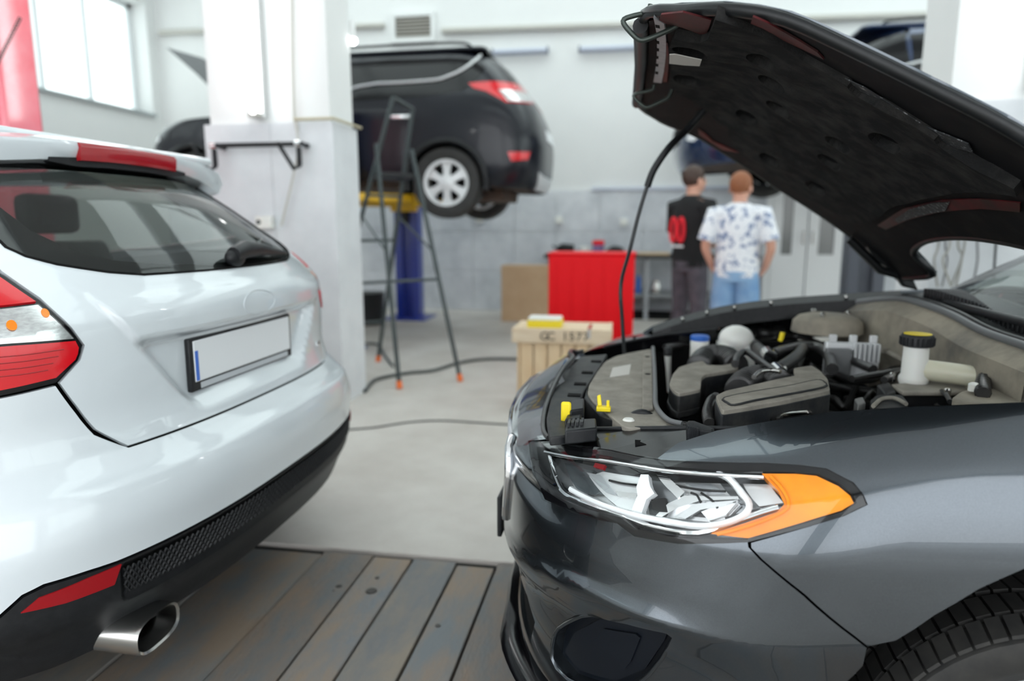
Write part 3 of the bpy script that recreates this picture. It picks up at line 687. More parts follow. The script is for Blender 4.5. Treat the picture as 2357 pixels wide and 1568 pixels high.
# wings
fend_tip = [(-1.078,0.7798)]
topE = [(-1.075,0.8027),(-1.104,0.8244),(-1.163,0.8438),(-1.223,0.859),(-1.312,0.8688),(-1.431,0.8741)]; topE += [(-1.8, topE[-1][1] + .001), (-2.2, topE[-1][1] + .001)]
X_DOOR = 1.36
for sd in (-1, 1):
    zs = [topE[-1][1], .82, .74, .66, .55, .4, .25, .2]
    back = [(-sx(G, z, X_DOOR), z) for z in zs]
    
    fd = [(-1.335,0.6956),(-1.331,0.7012)] + [(p[0] - .0015, p[1]) for p in lamp_o[8:17]] + fend_tip + topE + back + [p for p in ca if p[0] <= -1.84][::-1] + [p for p in ca if p[0] > -1.84 and p[1] > .585][::-1] + [(-1.509,0.5765),(-1.417,0.6459)]
    patch('front_wing', G, gflip(fd, sd), g_paint, GC, sp=.022, thick=.012)
    dz = [(-sx(G, z, X_DOOR + .006), z) for z in zs[::-1]] + [(-sx(G, z, 4.3), z) for z in zs]
    patch('door_side', G, gflip(dz, sd), g_paint, GC, sp=.07, thick=.01)
    al = []
    for a in range(0, 181, 12):
        r = math.radians(a); x = GX - .385 * math.cos(r); z = .335 + .385 * math.sin(r); al.append(((x, 1.97 + sd * .90, z), (x, 1.97 + sd * .52, z)))
    mb = MB()
    for i in range(len(al) - 1): mb.add([al[i][0], al[i + 1][0], al[i + 1][1], al[i][1]], [(0, 1, 2, 3)])
    obj('arch_liner', mb, shade_m, GC)
    y = 1.97 + sd * .755
    ty = wheel(GC, GX, y, .305, .292, .225, sd, .205, spokes=5)
    mb = MB(); NB = 66
    for k in range(NB):
        a0 = 2 * PI * k / NB
        for j, (u0, u1) in enumerate([(-.50, -.33), (-.29, -.06), (.0, .06), (.06, .29), (.33, .50)]):
            vs = []
            for rr in (.285, .3035):
                for (du, da) in ((u0, 0), (u1, .012 * (j - 2)), (u1, .012 * (j - 2) + .078), (u0, .078)):
                    r2 = rr - (.012 if abs(du) > .45 else 0) * (rr > .29); a = a0 + da
                    vs.append((GX + r2 * math.cos(a), y + du * .225, .305 + r2 * math.sin(a)))
            mb.add(vs, [(4, 5, 6, 7), (0, 1, 5, 4), (1, 2, 6, 5), (2, 3, 7, 6), (3, 0, 4, 7)])
    obj('tread_blocks', mb, rubber, ty, kind='stuff')
for sd in (-1, 1): wheel(GC, 3.55, 1.97 + sd * .755, .305, .305, .225, sd, .22)
# ---------------------------------------------------------------- headlamps
silver = mat('headlamp_silver', (.72, .73, .74), .25, metal=.6)
frost = mat('frosted_light_guide', (.86, .88, .90), .25, coat=.6)
smoke = mat('smoked_chrome', (.40, .42, .44), .22, metal=.7)
for sd in (-1, 1):
    F = lambda q: gflip(q, sd)
    hl = patch('headlamp', G, F(lamp_o), bl_gloss, GC, off=-.004, sp=.02, thick=.05, holes=[F(lamp_i)], label='headlamp with clear lens, black rim and amber corner')
    patch('housing', G, F(lamp_o), smoke, hl, off=-.060, sp=.03, thick=0)
    patch('silver_reflector', G, F([(-0.9466,0.7525),(-1.067,0.7628),(-1.139,0.7094),(-1.073,0.7074),(-0.9187,0.7363)]), silver, hl, off=-.034, sp=.02, thick=.012)
    patch('silver_reflector', G, F([(-1.11,0.7669),(-1.192,0.7765),(-1.265,0.7482),(-1.268,0.7199),(-1.165,0.7135),(-1.166,0.7454)]), silver, hl, off=-.044, sp=.02, thick=.012)
    patch('silver_reflector', G, F([(-1.233,0.7757),(-1.27,0.778),(-1.321,0.7545),(-1.297,0.7465)]), silver, hl, off=-.032, sp=.02, thick=.012)
    patch('silver_reflector', G, F([(-0.764,0.7314),(-0.898,0.7406),(-1.071,0.7035),(-1.015,0.6942),(-0.9165,0.6957)]), silver, hl, off=-.050, sp=.02, thick=.012)
    patch('dark_insert', G, F([(-1.125,0.7318),(-1.147,0.7382),(-1.174,0.7204),(-1.148,0.7165)]), bl_gloss, hl, off=-.030, sp=.02, thick=.01)
    patch('dark_insert', G, F([(-1.145,0.7671),(-1.186,0.7716),(-1.218,0.7639),(-1.188,0.7599)]), smoke, hl, off=-.036, sp=.02, thick=.01)
    patch('dark_insert', G, F([(-1.205,0.7211),(-1.219,0.7356),(-1.246,0.7352),(-1.238,0.7233)]), bl_gloss, hl, off=-.036, sp=.02, thick=.008)
    patch('red_insert', G, F([(-0.8963,0.7598),(-0.9366,0.762),(-0.9463,0.7547),(-0.9079,0.753)]), red_dark, hl, off=-.030, sp=.02, thick=.006)
    patch('light_guide', G, F([(-1.06,0.7618),(-1.075,0.7641),(-1.107,0.7483),(-1.127,0.7399),(-1.122,0.7298),(-1.143,0.698),(-1.12,0.697),(-1.098,0.7318),(-1.081,0.7424)]), frost, hl, off=-.022, sp=.015, thick=.014)
    patch('chrome_blade', G, F([(-1.075,0.7707),(-1.103,0.7704),(-1.169,0.7533),(-1.172,0.7402),(-1.149,0.7488)]), chrome, hl, off=-.028, sp=.015, thick=.014)
    patch('chrome_blade', G, F([(-1.161,0.7319),(-1.175,0.748),(-1.252,0.758),(-1.258,0.7541),(-1.209,0.7449),(-1.184,0.7297),(-1.169,0.7092),(-1.159,0.7109)]), chrome, hl, off=-.030, sp=.015, thick=.014)
    patch('chrome_blade', G, F([(-1.198,0.7167),(-1.204,0.7361),(-1.236,0.7454),(-1.26,0.7521),(-1.253,0.7419),(-1.223,0.7315),(-1.213,0.7165)]), silver, hl, off=-.026, sp=.015, thick=.010)
    for q in ([(-0.9953,0.7409),(-1.033,0.7433),(-1.068,0.7475)], [(-1.194,0.7559),(-1.222,0.7481),(-1.245,0.7367)], [(-1.179,0.7536),(-1.194,0.751),(-1.213,0.7408)], [(-1.14,0.76),(-1.188,0.7599),(-1.226,0.7627)], [(-1.304,0.7418),(-1.285,0.7339),(-1.268,0.7258)]):
        ribbon('dark_seam', G, F(q), .0022, bl_gloss, hl, off=-.030)
    patch('chrome_fin', G, F([(-1.042,0.7294),(-1.092,0.7348),(-1.1,0.7269),(-1.056,0.7238)]), chrome, hl, off=-.024, sp=.015, thick=.010)
    patch('chrome_fin', G, F([(-0.9125,0.7391),(-0.9615,0.7438),(-1.05,0.7239),(-1.018,0.7233)]), smoke, hl, off=-.026, sp=.015, thick=.010)
    patch('smoked_shade', G, F([(-0.718,0.7374),(-0.9039,0.7509),(-0.9125,0.7391),(-1.006,0.7222),(-0.9424,0.7054),(-0.8455,0.7179)]), mat('dark_smoke_%d' % sd, (.10, .115, .125), .2, metal=.6), hl, off=-.040, sp=.02, thick=.01)
    patch('white_bowl', G, F([(-1.225,0.7294),(-1.243,0.7452),(-1.262,0.7478),(-1.265,0.7298),(-1.249,0.7192)]), frost, hl, off=-.030, sp=.015, thick=.012)
    ribbon('light_guide', G, F([(-1.189,0.7804),(-1.216,0.7753),(-1.254,0.7611),(-1.285,0.7462),(-1.291,0.7318),(-1.275,0.7188),(-1.244,0.7101),(-1.188,0.7072),(-1.12,0.7038),(-1.027,0.703),(-0.9227,0.7053)]), .0062, frost, hl, off=-.016)
    ribbon('chrome_rim', G, F([(-0.6652,0.7332),(-0.7913,0.7099),(-0.9118,0.6905),(-1.022,0.6944),(-1.128,0.6946),(-1.183,0.6937),(-1.252,0.7006),(-1.292,0.7264),(-1.325,0.7463)]), .0058, chrome, hl, off=-.020)
    ribbon('chrome_rim', G, F([(-0.6407,0.7345),(-0.9736,0.7641),(-1.103,0.7704),(-1.191,0.777),(-1.261,0.7804)]), .0040, chrome, hl, off=-.012)
    ambp = [(-1.255,0.7833),(-1.296,0.7866),(-1.323,0.7859),(-1.363,0.775),(-1.39,0.7646),(-1.405,0.7562),(-1.401,0.747),(-1.371,0.731),(-1.323,0.7056),(-1.271,0.7035),(-1.304,0.7231),(-1.33,0.7403),(-1.329,0.7499),(-1.303,0.7646)]
    am = patch('amber_reflector', G, F(ambp), amber, hl, off=-.007, sp=.015, thick=.03, label='amber side marker')
    ribbon('amber_ridge', G, F([(-1.271,0.7803),(-1.306,0.7665),(-1.334,0.7504),(-1.335,0.7387),(-1.311,0.7195),(-1.281,0.7048)]), .0035, amber, am, off=-.003)
    patch('lens', G, F(lamp_o), lens, hl, off=.003, sp=.03, thick=.004, label='clear headlamp lens')
    # glossy top of the lamp unit that runs back under the bonnet
    te = [Vector(G(-sd * a_, b_)) + Vector((.004, -sd * .004, -.003)) for a_, b_ in [(-0.6711,0.7554),(-0.8039,0.7661),(-0.9419,0.7753),(-1.022,0.7777),(-1.083,0.7798)]]
    bk = [te[i] + Vector((.06 + .05 * i, -sd * (.035 + .02 * i), .022 + .004 * i)) for i in range(5)]
    mb = MB()
    for i in range(4): mb.add([te[i], te[i + 1], bk[i + 1], bk[i]], [(0, 1, 2, 3)]); mb.add([bk[i], bk[i + 1], bk[i + 1] - Vector((0, 0, .05)), bk[i] - Vector((0, 0, .05))], [(0, 1, 2, 3)])
    obj('lamp_top', mb, bl_gloss, hl, smooth=40)
    obj('lamp_top_edge', MB().tube(bk, .005, 6), bl_plast, hl, smooth=60)
# ---------------------------------------------------------------- bonnet
H = HOOD
hL = [(-.15, 1.195), (-.50, 1.188), (-.62, 1.12), (-.695, 1.05), (-.74, .95), (-.765, .83), (-.785, .72), (-.81, .60), (-.805, .45), (-.785, .24), (-.79, .05), (-.737, .035), (-.465, .06), (-.45, .155), (-.30, .205), (-.1, .228)]
hood_o = hL + [(-a, b) for a, b in hL[::-1]]
hd = patch('bonnet', H, hood_o, g_paint, GC, off=.0, sp=.04, thick=.004, label='open bonnet, dark underside facing the viewer')
def inset(q, d):
    P = [Vector(p) for p in q]; n = len(P); out = []
    ar = sum(P[i].x * P[(i + 1) % n].y - P[(i + 1) % n].x * P[i].y for i in range(n)); sg = 1 if ar > 0 else -1
    for i in range(n):
        a = (P[i] - P[i - 1]).normalized(); b = (P[(i + 1) % n] - P[i]).normalized(); t = (a + b); t.normalize()
        out.append((P[i].x - sg * t.y * d, P[i].y + sg * t.x * d))
    return out
class Under:
    """the underside of the bonnet, normal turned downwards"""
    def __call__(s, w, u, off=0): return H(w, u, -off)
    def normal(s, w, u): return [-k for k in H.normal(w, u)]
U = Under()
def hem(w, u): return -.006 * math.sin(40 * u) ** 2 * (abs(w) > .7)
patch('bonnet_inner_frame', U, inset(hood_o, .012), mat('dull_black_frame', (.006, .006, .007), .75, spec=.12, col2=(.022, .02, .019), scale=9, lo=.5, hi=.75), hd, off=.022, sp=.035, thick=.0)
rim_o = inset(hood_o, .006)
obj('bonnet_hem', MB().tube([H(p.x, p.y, -.014) for p in spline([(a, b, 0) for a, b in rim_o], 4, True)] + [H(*rim_o[0], -.014)], .0115, 8), hood_edge, hd, smooth=60)
pad_o = [(-0.3455,1.134),(-0.4795,1.123),(-0.4758,1.078),(-0.5256,1.065),(-0.7168,1.06),(-0.6559,0.9965),(-0.5968,0.8827),(-0.5904,0.7484),(-0.5769,0.563),(-0.6116,0.4487),(-0.5709,0.4199),(-0.4435,0.4256),(-0.2985,0.4238),(-0.1115,0.4138),(0.1339,0.3915),(0.4633,0.3266),(0.561,0.3596),(0.6011,0.453),(0.6403,0.5839),(0.6258,0.6958),(0.6017,0.8074),(0.494,0.8674),(0.4013,0.8911),(0.3171,0.9867),(0.2157,1.061),(0.1386,1.115)]
pits = [(-0.3617,1.091),(-0.4508,0.946),(-0.2965,0.8915),(0.0089,1.078),(-0.0754,0.8303),(0.1847,0.8709),(0.4642,0.7192),(0.1344,0.6106),(0.4575,0.5405),(-0.6151,0.7576),(-0.101,0.6595),(-0.352,0.6243),(-0.6081,0.5739)]
def pad_rel(w, u):
    e = .004 * math.sin(9 * w + 5 * u)
    for a, b in pits:
        d2 = ((w - a) / .055) ** 2 + ((u - b + .04) / .06) ** 2; e += .010 * math.exp(-d2)
    e += .012 * math.exp(-((w - .33 - .1 * (u - .8)) / .03) ** 2) * sstep(1.0, .9, u)
    return e
pit_h = [[(a + .055 * math.cos(2 * PI * j / 16), b + .036 * math.sin(2 * PI * j / 16)) for j in range(16)] for a, b in pits]
patch('insulation_pad', U, pad_o, felt, hd, off=.038, sp=.0145, thick=.022, offf=pad_rel, holes=pit_h, label='black felt bonnet insulation pad')
for q in ([(-0.6222,1.148),(-0.6938,1.11),(-0.6535,1.066),(-0.5024,1.069),(-0.4827,1.081),(-0.528,1.113),(-0.5361,1.156)], [(-0.3367,1.147),(-0.3207,1.14),(0.1311,1.125),(0.142,1.136)], [(-0.7573,1.005),(-0.701,0.9444),(-0.6753,0.8755),(-0.6461,0.8569),(-0.6293,0.9345),(-0.6886,1.003)], [(0.6125,0.9743),(0.6775,0.8976),(0.6488,0.7982),(0.7196,0.852),(0.6873,0.9562)], [(0.4443,0.3087),(0.13,0.3663),(-0.1584,0.3894),(-0.3561,0.3902),(-0.5038,0.3822),(-0.4528,0.35),(-0.2986,0.3566),(-0.0507,0.3443),(0.1914,0.319),(0.4194,0.2854)]):
    patch('red_primer_patch', U, q, maroon, hd, off=.0265, sp=.03, thick=.003)
patch('dirt_smear', U, [(-0.5821,0.8337),(-0.6055,0.7648),(-0.5814,0.6319),(-0.6409,0.5697),(-0.6058,0.5439),(-0.4989,0.5878),(-0.5132,0.7274),(-0.5435,0.8107)], mat('chalky_smear', (.02, .022, .025), .6, col2=(.50, .51, .53), scale=80, lo=.56, hi=.72, stretch=(1, 2, 1)), hd, off=.027, sp=.03, thick=.002)
patch('dirt_smear', U, [(0.0898,0.364),(-0.0997,0.3845),(-0.1978,0.3851),(-0.1167,0.3534),(0.1029,0.3345),(0.2626,0.3144),(0.261,0.3285)], MATS['chalky_smear'], hd, off=.030, sp=.02, thick=.002)
patch('perforated_strip', U, [(-0.5797,1.163),(-0.5373,1.145),(0.1503,1.138),(0.1604,1.16)], mat('galvanised_strip', (.42, .44, .46), .5, col2=(.32, .34, .36), scale=30), hd, off=.028, sp=.03, thick=.006)
for k, (a, b) in enumerate([(-0.4943,1.158),(-0.4082,1.159),(-0.3152,1.161),(-0.2312,1.161),(-0.1415,1.161),(-0.0511,1.159),(0.04,1.156)]):
    patch('strip_slot', U, [(a - .016, b - .004), (a + .016, b - .004), (a + .016, b + .004), (a - .016, b + .004)], bl_matte, hd, off=.0285, sp=.02, thick=.001)
patch('paper_tag', U, [(-0.3572,1.129),(-0.3751,1.118),(-0.3594,1.066),(-0.2793,1.066),(-0.2434,1.128)], paper, hd, off=.055, sp=.03, thick=.002)
obj('bonnet_front_seal', MB().tube([H(a, min(b, 1.19), -.030) for a, b in [(-.46, 1.183), (-.3, 1.188), (0, 1.19), (.3, 1.188), (.46, 1.183)]], .016, 10), bl_plast, hd, smooth=60)
wire = mat('green_grey_wire', (.05, .062, .055), .35, metal=.6)
for lp in ([(0.026,1.45,1.647),(0.02,1.45,1.633),(-0.005,1.45,1.628),(-0.025,1.45,1.622),(-0.023,1.45,1.611),(-0.006,1.45,1.592),(0.007,1.45,1.582),(0.022,1.45,1.583),(0.055,1.45,1.595),(0.076,1.45,1.605),(0.085,1.45,1.619),(0.089,1.45,1.636)], [(0.055,2.1,1.62),(0.051,2.1,1.608),(0.024,2.1,1.602),(-0.001,2.1,1.595),(0.002,2.1,1.585),(0.02,2.1,1.568),(0.038,2.1,1.559),(0.068,2.1,1.571),(0.093,2.1,1.583),(0.101,2.1,1.594),(0.106,2.1,1.606)]):
    obj('latch_loop', MB().tube(spline(lp, 3), .0052, 8), wire, hd, smooth=60, label='bent wire latch loop')
# hinge arms
for sd in (-1, 1):
    q = [(0.83,2.72,1.181),(0.888,2.72,1.094),(0.944,2.72,1.062),(0.991,2.72,0.999),(1.042,2.72,0.987),(1.02,2.72,1.031),(0.974,2.72,1.094),(0.908,2.72,1.173)]
    obj('hinge_arm', MB().prism([(p[0], 1.97 + sd * .75 - .02, p[2]) for p in q], (0, .035, 0)), hood_edge, hd, bevel=.006)
    obj('hinge_rail', MB().tube([H(sd * .74, .28, -.04), H(sd * .74, .12, -.05), (1.02, 1.97 + sd * .74, 1.03)], .016, 8), hood_edge, hd, smooth=60)
# prop rod
rod = [(-0.009,2.2,0.813),(-0.019,2.2,0.924),(-0.026,2.2,1.036)] + [(-0.001,2.26,1.144),(0.03,2.26,1.282),(0.067,2.26,1.396),(0.111,2.26,1.462)] + [(0.166,2.32,1.521)] + [H(*[(0.355,0.9839)][0], -.03)]
obj('prop_rod', MB().tube(spline(rod, 4), .0062, 8), mat('black_rod', (.02, .022, .024), .3, metal=.4), GC, smooth=60, label='thin black bonnet prop rod')
obj('rod_sleeve', MB().tube(spline([(0.048,2.26,1.342),(0.067,2.26,1.396),(0.111,2.26,1.462)] + [(0.166,2.32,1.521)] + [H(*[(0.355,0.9839)][0], -.03)], 4), .011, 8), bl_plast, GC, smooth=60)
# ---------------------------------------------------------------- engine bay
def slab(name, pts, h, m, parent=GC, bev=.004, label=None, r=0.0, smooth=None):
    """an outline on a level with thickness h hanging below it"""
    q = fillet(pts, r, 3) if r else pts
    return obj(name, MB().prism(q, (0, 0, -h)), m, parent, bevel=bev, label=label)
def hose(name, pts, r, m=None, parent=GC, k=5, rings=0, label=None, n=10):
    P = spline(pts, k); R = [r] * len(P)
    if rings:
        P = spline(pts, k * 6); R = [r * (1 + .10 * (1 if (i // 2) % 2 else -1)) for i in range(len(P))]
    return obj(name, MB().tube(P, R, n), m or bl_plast, parent, smooth=50, label=label)
bl_hose = mat('black_rubber_hose', (.014, .014, .015), .34, col2=(.03, .029, .028), scale=30)
obj('bay_floor', MB().box(-.02, 1.0, 1.32, 2.62, .40, .44), shade_m, GC)
obj('bay_wall', MB().box(.02, .98, 2.60, 2.64, .44, .80), shade_m, GC)
obj('bay_wall', MB().box(.02, .98, 1.30, 1.33, .44, .80), shade_m, GC)
obj('engine_block', MB().box(.24, .66, 1.66, 2.42, .44, .66), bl_matte, GC, bevel=.02)
# wing inner flanges along both sides of the opening
for sd in (-1, 1):
    P = [Vector(G(sd * -s_, z_)) for s_, z_ in topE[:-1]]
    mb = MB()
    for i in range(len(P) - 1):
        d = Vector((0, -sd * .0, 0)); inn = Vector((0, -sd * .045, -.02)); dn = Vector((0, -sd * .055, -.075))
        a, b = P[i], P[i + 1]
        mb.add([a, b, b + inn, a + inn], [(0, 1, 2, 3)]); mb.add([a + inn, b + inn, b + dn, a + dn], [(0, 1, 2, 3)])
    fl_ = obj('wing_flange', mb, bl_plast, GC, smooth=30)
    for i in range(1, len(P) - 1) if sd > 0 else ():
        c = (P[i] + P[i + 1]) / 2 + Vector((0, -sd * .03, -.010)); obj('flange_bolt', MB().lathe(c, [(.007, 0), (.007, .006), (.004, .009)], 'z', 8), steel, fl_)
# grille top panel and radiator cover
slab('grille_panel', [(-0.148,2.198,0.8),(-0.065,2.251,0.8),(-0.082,2.,0.8),(-0.106,1.722,0.8),(-0.109,1.529,0.8),(-0.085,1.394,0.8),(-0.12,1.333,0.8),(-0.149,1.319,0.8),(-0.173,1.463,0.8),(-0.186,1.684,0.8),(-0.181,1.91,0.8)], .02, dust_d)
obj('panel_seal', MB().tube(spline([Vector(G(s, z)) + Vector((.004, 0, .004)) for s, z in [(-a_, b_ - .002) for a_, b_ in lip[:0:-1]] + [(0, .827)] + [(a_, b_ - .002) for a_, b_ in lip[1:]]], 4), .007, 8), bl_hose, GC, smooth=60)
for p in [(-0.095,2.113,0.801),(-0.112,1.941,0.801),(-0.122,1.794,0.801),(-0.128,1.668,0.801),(-0.131,1.581,0.801)]:
    obj('panel_slot', MB().box(p[0] - .016, p[0] + .016, p[1] - .012, p[1] + .012, p[2] - .004, p[2] + .002), bl_matte, GC)
sh = slab('radiator_cover', [(-0.068,2.091,0.805),(-0.039,2.19,0.805),(0.006,2.26,0.805),(0.082,2.347,0.805),(0.067,1.56,0.805),(0.085,1.483,0.805),(0.115,1.454,0.805),(0.055,1.401,0.805),(0.001,1.392,0.805),(-0.036,1.487,0.805),(-0.076,1.596,0.805),(-0.096,1.679,0.805),(-0.097,1.776,0.805),(-0.084,1.945,0.805)], .03, dust_p, r=.02, label='dusty grey radiator cover')
slab('cover_channel', [(0.051,2.261,0.812),(0.08,2.291,0.812),(0.062,1.533,0.812),(0.037,1.514,0.812)], .006, dust_p, sh, bev=.002)
slab('cover_edge', [(-0.102,1.781,0.8),(-0.096,1.686,0.8),(-0.077,1.602,0.8),(-0.036,1.497,0.8),(-0.018,1.455,0.8),(-0.058,1.501,0.8),(-0.102,1.654,0.8)], .05, dust_d, sh)
slab('label_sticker', [(-0.041,2.001,0.806),(0.012,2.063,0.806),(0.007,1.918,0.806),(-0.046,1.869,0.806)], .001, paper, sh, bev=0)
for p in [(0.063,2.16,0.812),(0.058,1.899,0.812)]: obj('channel_hole', MB().lathe(p, [(.008, -.002), (.008, .0012)], 'z', 12), bl_matte, sh)
hose('weather_seal', [(0.085,2.316,0.815),(0.078,1.956,0.815),(0.071,1.69,0.815),(0.068,1.57,0.815),(0.074,1.495,0.815),(0.091,1.428,0.815),(0.116,1.407,0.815)], .006, mat('grey_rubber_seal', (.13, .135, .14), .5))
slab('latch_box', [(-0.126,1.521,0.825),(-0.096,1.555,0.825),(-0.089,1.459,0.825),(-0.119,1.436,0.825)], .05, bl_plast)
slab('latch_box', [(-0.124,1.472,0.815),(-0.096,1.487,0.815),(-0.093,1.417,0.815),(-0.127,1.401,0.815)], .05, bl_plast)
yt = [(-0.128,1.443,0.8)][0]
obj('yellow_tab', MB().box(yt[0] - .011, yt[0] + .011, yt[1] - .004, yt[1] + .006, yt[2] - .01, yt[2] + .042), yel_pl, GC, bevel=.005, label='upright yellow plastic tab')
yc_ = [(-0.045,1.511,0.808)][0]
mb = MB().box(yc_[0] - .02, yc_[0] + .012, yc_[1] - .014, yc_[1] + .008, yc_[2], yc_[2] + .010)
mb.prism([(yc_[0] - .018, yc_[1], yc_[2] + .01), (yc_[0] - .008, yc_[1], yc_[2] + .01), (yc_[0] - .012, yc_[1] + .01, yc_[2] + .034), (yc_[0] - .02, yc_[1] + .01, yc_[2] + .03)], (0, .006, 0)).box(yc_[0] + .002, yc_[0] + .009, yc_[1] - .004, yc_[1] + .004, yc_[2], yc_[2] + .024)
obj('yellow_clip', mb, yel_pl, GC, bevel=.002, label='yellow plastic clip on the radiator cover')
rb = slab('ribbed_bracket', [(-0.121,1.399,0.815),(-0.062,1.422,0.815),(-0.056,1.349,0.815),(-0.119,1.317,0.815)], .03, bl_plast)
for i in range(4):
    p = [(-0.114,1.363,0.817),(-0.106,1.368,0.817),(-0.097,1.373,0.817),(-0.088,1.377,0.817)][i]; obj('rib', MB().box(p[0] - .0025, p[0] + .0025, p[1] - .018, p[1] + .014, p[2] - .002, p[2] + .006), bl_plast, rb)
p = [(0.007,1.45,0.79)][0]
obj('cap_nut', MB().lathe(p, [(.017, -.02), (.017, .008), (.013, .012), (.013, .016), (.010, .019)], 'z', 16), wht_pl, GC, smooth=40)
p = [(0.036,1.513,0.78)][0]
obj('guide_hoop', MB().tube(spline([(p[0] - .03, p[1], p[2] - .02), (p[0] - .025, p[1], p[2] + .012), (p[0], p[1], p[2] + .026), (p[0] + .025, p[1], p[2] + .012), (p[0] + .03, p[1], p[2] - .02)], 4), .009, 8), bl_plast, GC, smooth=60)
hose('washer_hose', [(0.01,1.385,0.79),(0.047,1.45,0.79),(0.104,1.487,0.79),(0.151,1.491,0.79)], .006, bl_hose)
hose('lamp_cable', [(0.055,1.404,0.79),(0.094,1.458,0.79),(0.129,1.442,0.79),(0.149,1.421,0.79)], .007, bl_hose)
pc = slab('plug_connector', [(0.123,1.367,0.835),(0.138,1.367,0.835),(0.171,1.321,0.835),(0.164,1.299,0.835),(0.117,1.311,0.835)], .04, dust_d)
for i in range(5):
    q = [(0.121,1.329,0.838),(0.125,1.326,0.838),(0.129,1.324,0.838),(0.133,1.322,0.838),(0.137,1.319,0.838)][i]; obj('rib', MB().box(q[0] - .0022, q[0] + .0022, q[1] - .018, q[1] + .014, q[2] - .045, q[2]), dust_d, pc)
# resonator box
bxA = [(0.11,1.774,0.815),(0.125,1.893,0.815),(0.149,1.999,0.815),(0.188,2.064,0.815),(0.228,2.118,0.815),(0.234,2.046,0.815),(0.274,2.046,0.815),(0.32,2.093,0.815),(0.317,2.003,0.815),(0.262,1.952,0.815),(0.217,1.915,0.815),(0.199,1.862,0.815),(0.184,1.728,0.815),(0.158,1.7,0.815),(0.127,1.672,0.815),(0.116,1.707,0.815)]
ra = slab('resonator_box', bxA, .045, dust_p, r=.012, bev=.006, label='dusty air resonator box')
mid = sum((Vector(p) for p in bxA), Vector()) / len(bxA)
slab('box_side', [tuple(mid + (Vector(p) - mid) * 1.012 - Vector((0, 0, .008))) for p in bxA], .05, dust_d, ra, r=.012, bev=.003)
slab('box_flange', [tuple(mid + (Vector(p) - mid) * 1.06 - Vector((0, 0, .046))) for p in bxA], .014, dust_d, ra, r=.012, bev=.003)
slab('box_body', [tuple(mid + (Vector(p) - mid) * .98 - Vector((0, 0, .060))) for p in bxA], .17, bl_plast, ra, r=.012)
# air filter box
bxB = [(0.2,1.558,0.842),(0.197,1.427,0.842),(0.254,1.468,0.842),(0.338,1.535,0.842),(0.469,1.655,0.842),(0.497,1.781,0.842),(0.505,1.872,0.842),(0.502,1.952,0.842),(0.443,1.906,0.842),(0.428,1.81,0.842),(0.373,1.76,0.842),(0.286,1.668,0.842),(0.228,1.609,0.842)]
rb2 = slab('air_filter_box', bxB, .012, dust_p, r=.012, bev=.005, label='dusty air filter box lid')
mid = sum((Vector(p) for p in bxB), Vector()) / len(bxB)
slab('box_side', [tuple(mid + (Vector(p) - mid) * 1.015 - Vector((0, 0, .010))) for p in bxB], .085, dust_d, rb2, r=.012, bev=.004)
slab('box_body', [tuple(mid + (Vector(p) - mid) * 1.03 - Vector((0, 0, .095))) for p in bxB], .16, bl_plast, rb2, r=.012)
rib = [(0.215,1.527,0.844),(0.294,1.602,0.844),(0.387,1.679,0.843),(0.463,1.749,0.844),(0.474,1.722,0.844),(0.459,1.673,0.844),(0.357,1.583,0.844),(0.28,1.519,0.844),(0.228,1.469,0.844),(0.216,1.485,0.844)]
obj('lid_shadow_line', MB().tube([Vector(p) for p in spline(rib, 3, True)] + [Vector(rib[0])], .0028, 6), dust_d, rb2, smooth=60)  # dark tube paints in the shadow line round the raised lid panel
obj('lid_panel', MB().prism([tuple(p) for p in spline([tuple(Vector(q) + Vector((0, 0, .002))) for q in rib], 2, True)], (0, 0, -.004)), dust_p, rb2)
for q in ([(0.282,1.513,0.8),(0.293,1.536,0.8),(0.308,1.532,0.8),(0.31,1.511,0.8)], [(0.321,1.485,0.81),(0.339,1.53,0.81),(0.397,1.568,0.81),(0.401,1.544,0.81)]):
    obj('spring_clip', MB().tube(spline(q, 3), .006, 6), steel, rb2, smooth=60)
hose('intake_duct', [(0.333,2.148,0.795),(0.324,2.267,0.795),(0.294,2.316,0.795),(0.25,2.262,0.795),(0.216,2.108,0.795)], .034, bl_hose, rings=1, k=4, n=16, label='ribbed rubber intake duct')
hose('intake_duct', [(0.286,1.789,0.8),(0.319,1.895,0.8),(0.363,1.958,0.8),(0.401,1.942,0.8),(0.407,1.859,0.8)], .034, bl_hose, rings=1, k=4, n=16, label='ribbed rubber intake duct')
hose('duct_clamp', [(0.32,1.78,0.84),(0.348,1.849,0.84),(0.38,1.876,0.84),(0.4,1.857,0.84)], .006, steel)
hose('filter_cable', [(0.178,1.472,0.8),(0.184,1.561,0.8),(0.203,1.663,0.8),(0.22,1.709,0.8)], .012, bl_hose, rings=1)
hose('filter_cable', [(0.199,1.51,0.79),(0.211,1.565,0.79),(0.221,1.623,0.79)], .006, bl_hose)
# bottles and reservoirs
p = [(0.26,2.539,0.7)][0]
bt = obj('fluid_bottle', MB().lathe(p, [(.030, 0), (.033, .01), (.033, .115), (.030, .12)], 'z', 20), wht_pl, GC, smooth=40, label='white fluid bottle with blue cap ring')
obj('bottle_cap', MB().lathe(p, [(.034, .108), (.034, .122), (.030, .126)], 'z', 20), blu_pl, bt, smooth=40)
p = [(0.384,2.52,0.817)][0]
obj('coolant_tank', MB().ball(p, (.062, .06, .052), 10).box(p[0] - .06, p[0] + .06, p[1] - .05, p[1] + .06, p[2] - .09, p[2] - .015), wht_pl, GC, smooth=50, label='white rounded coolant tank')
p = [(0.142,2.448,0.77)][0]
obj('dipstick_tube', MB().tube([p, (p[0] + .004, p[1], p[2] - .05), (p[0] + .01, p[1], p[2] - .14)], [.012, .009, .006], 8), wht_pl, GC, smooth=50)
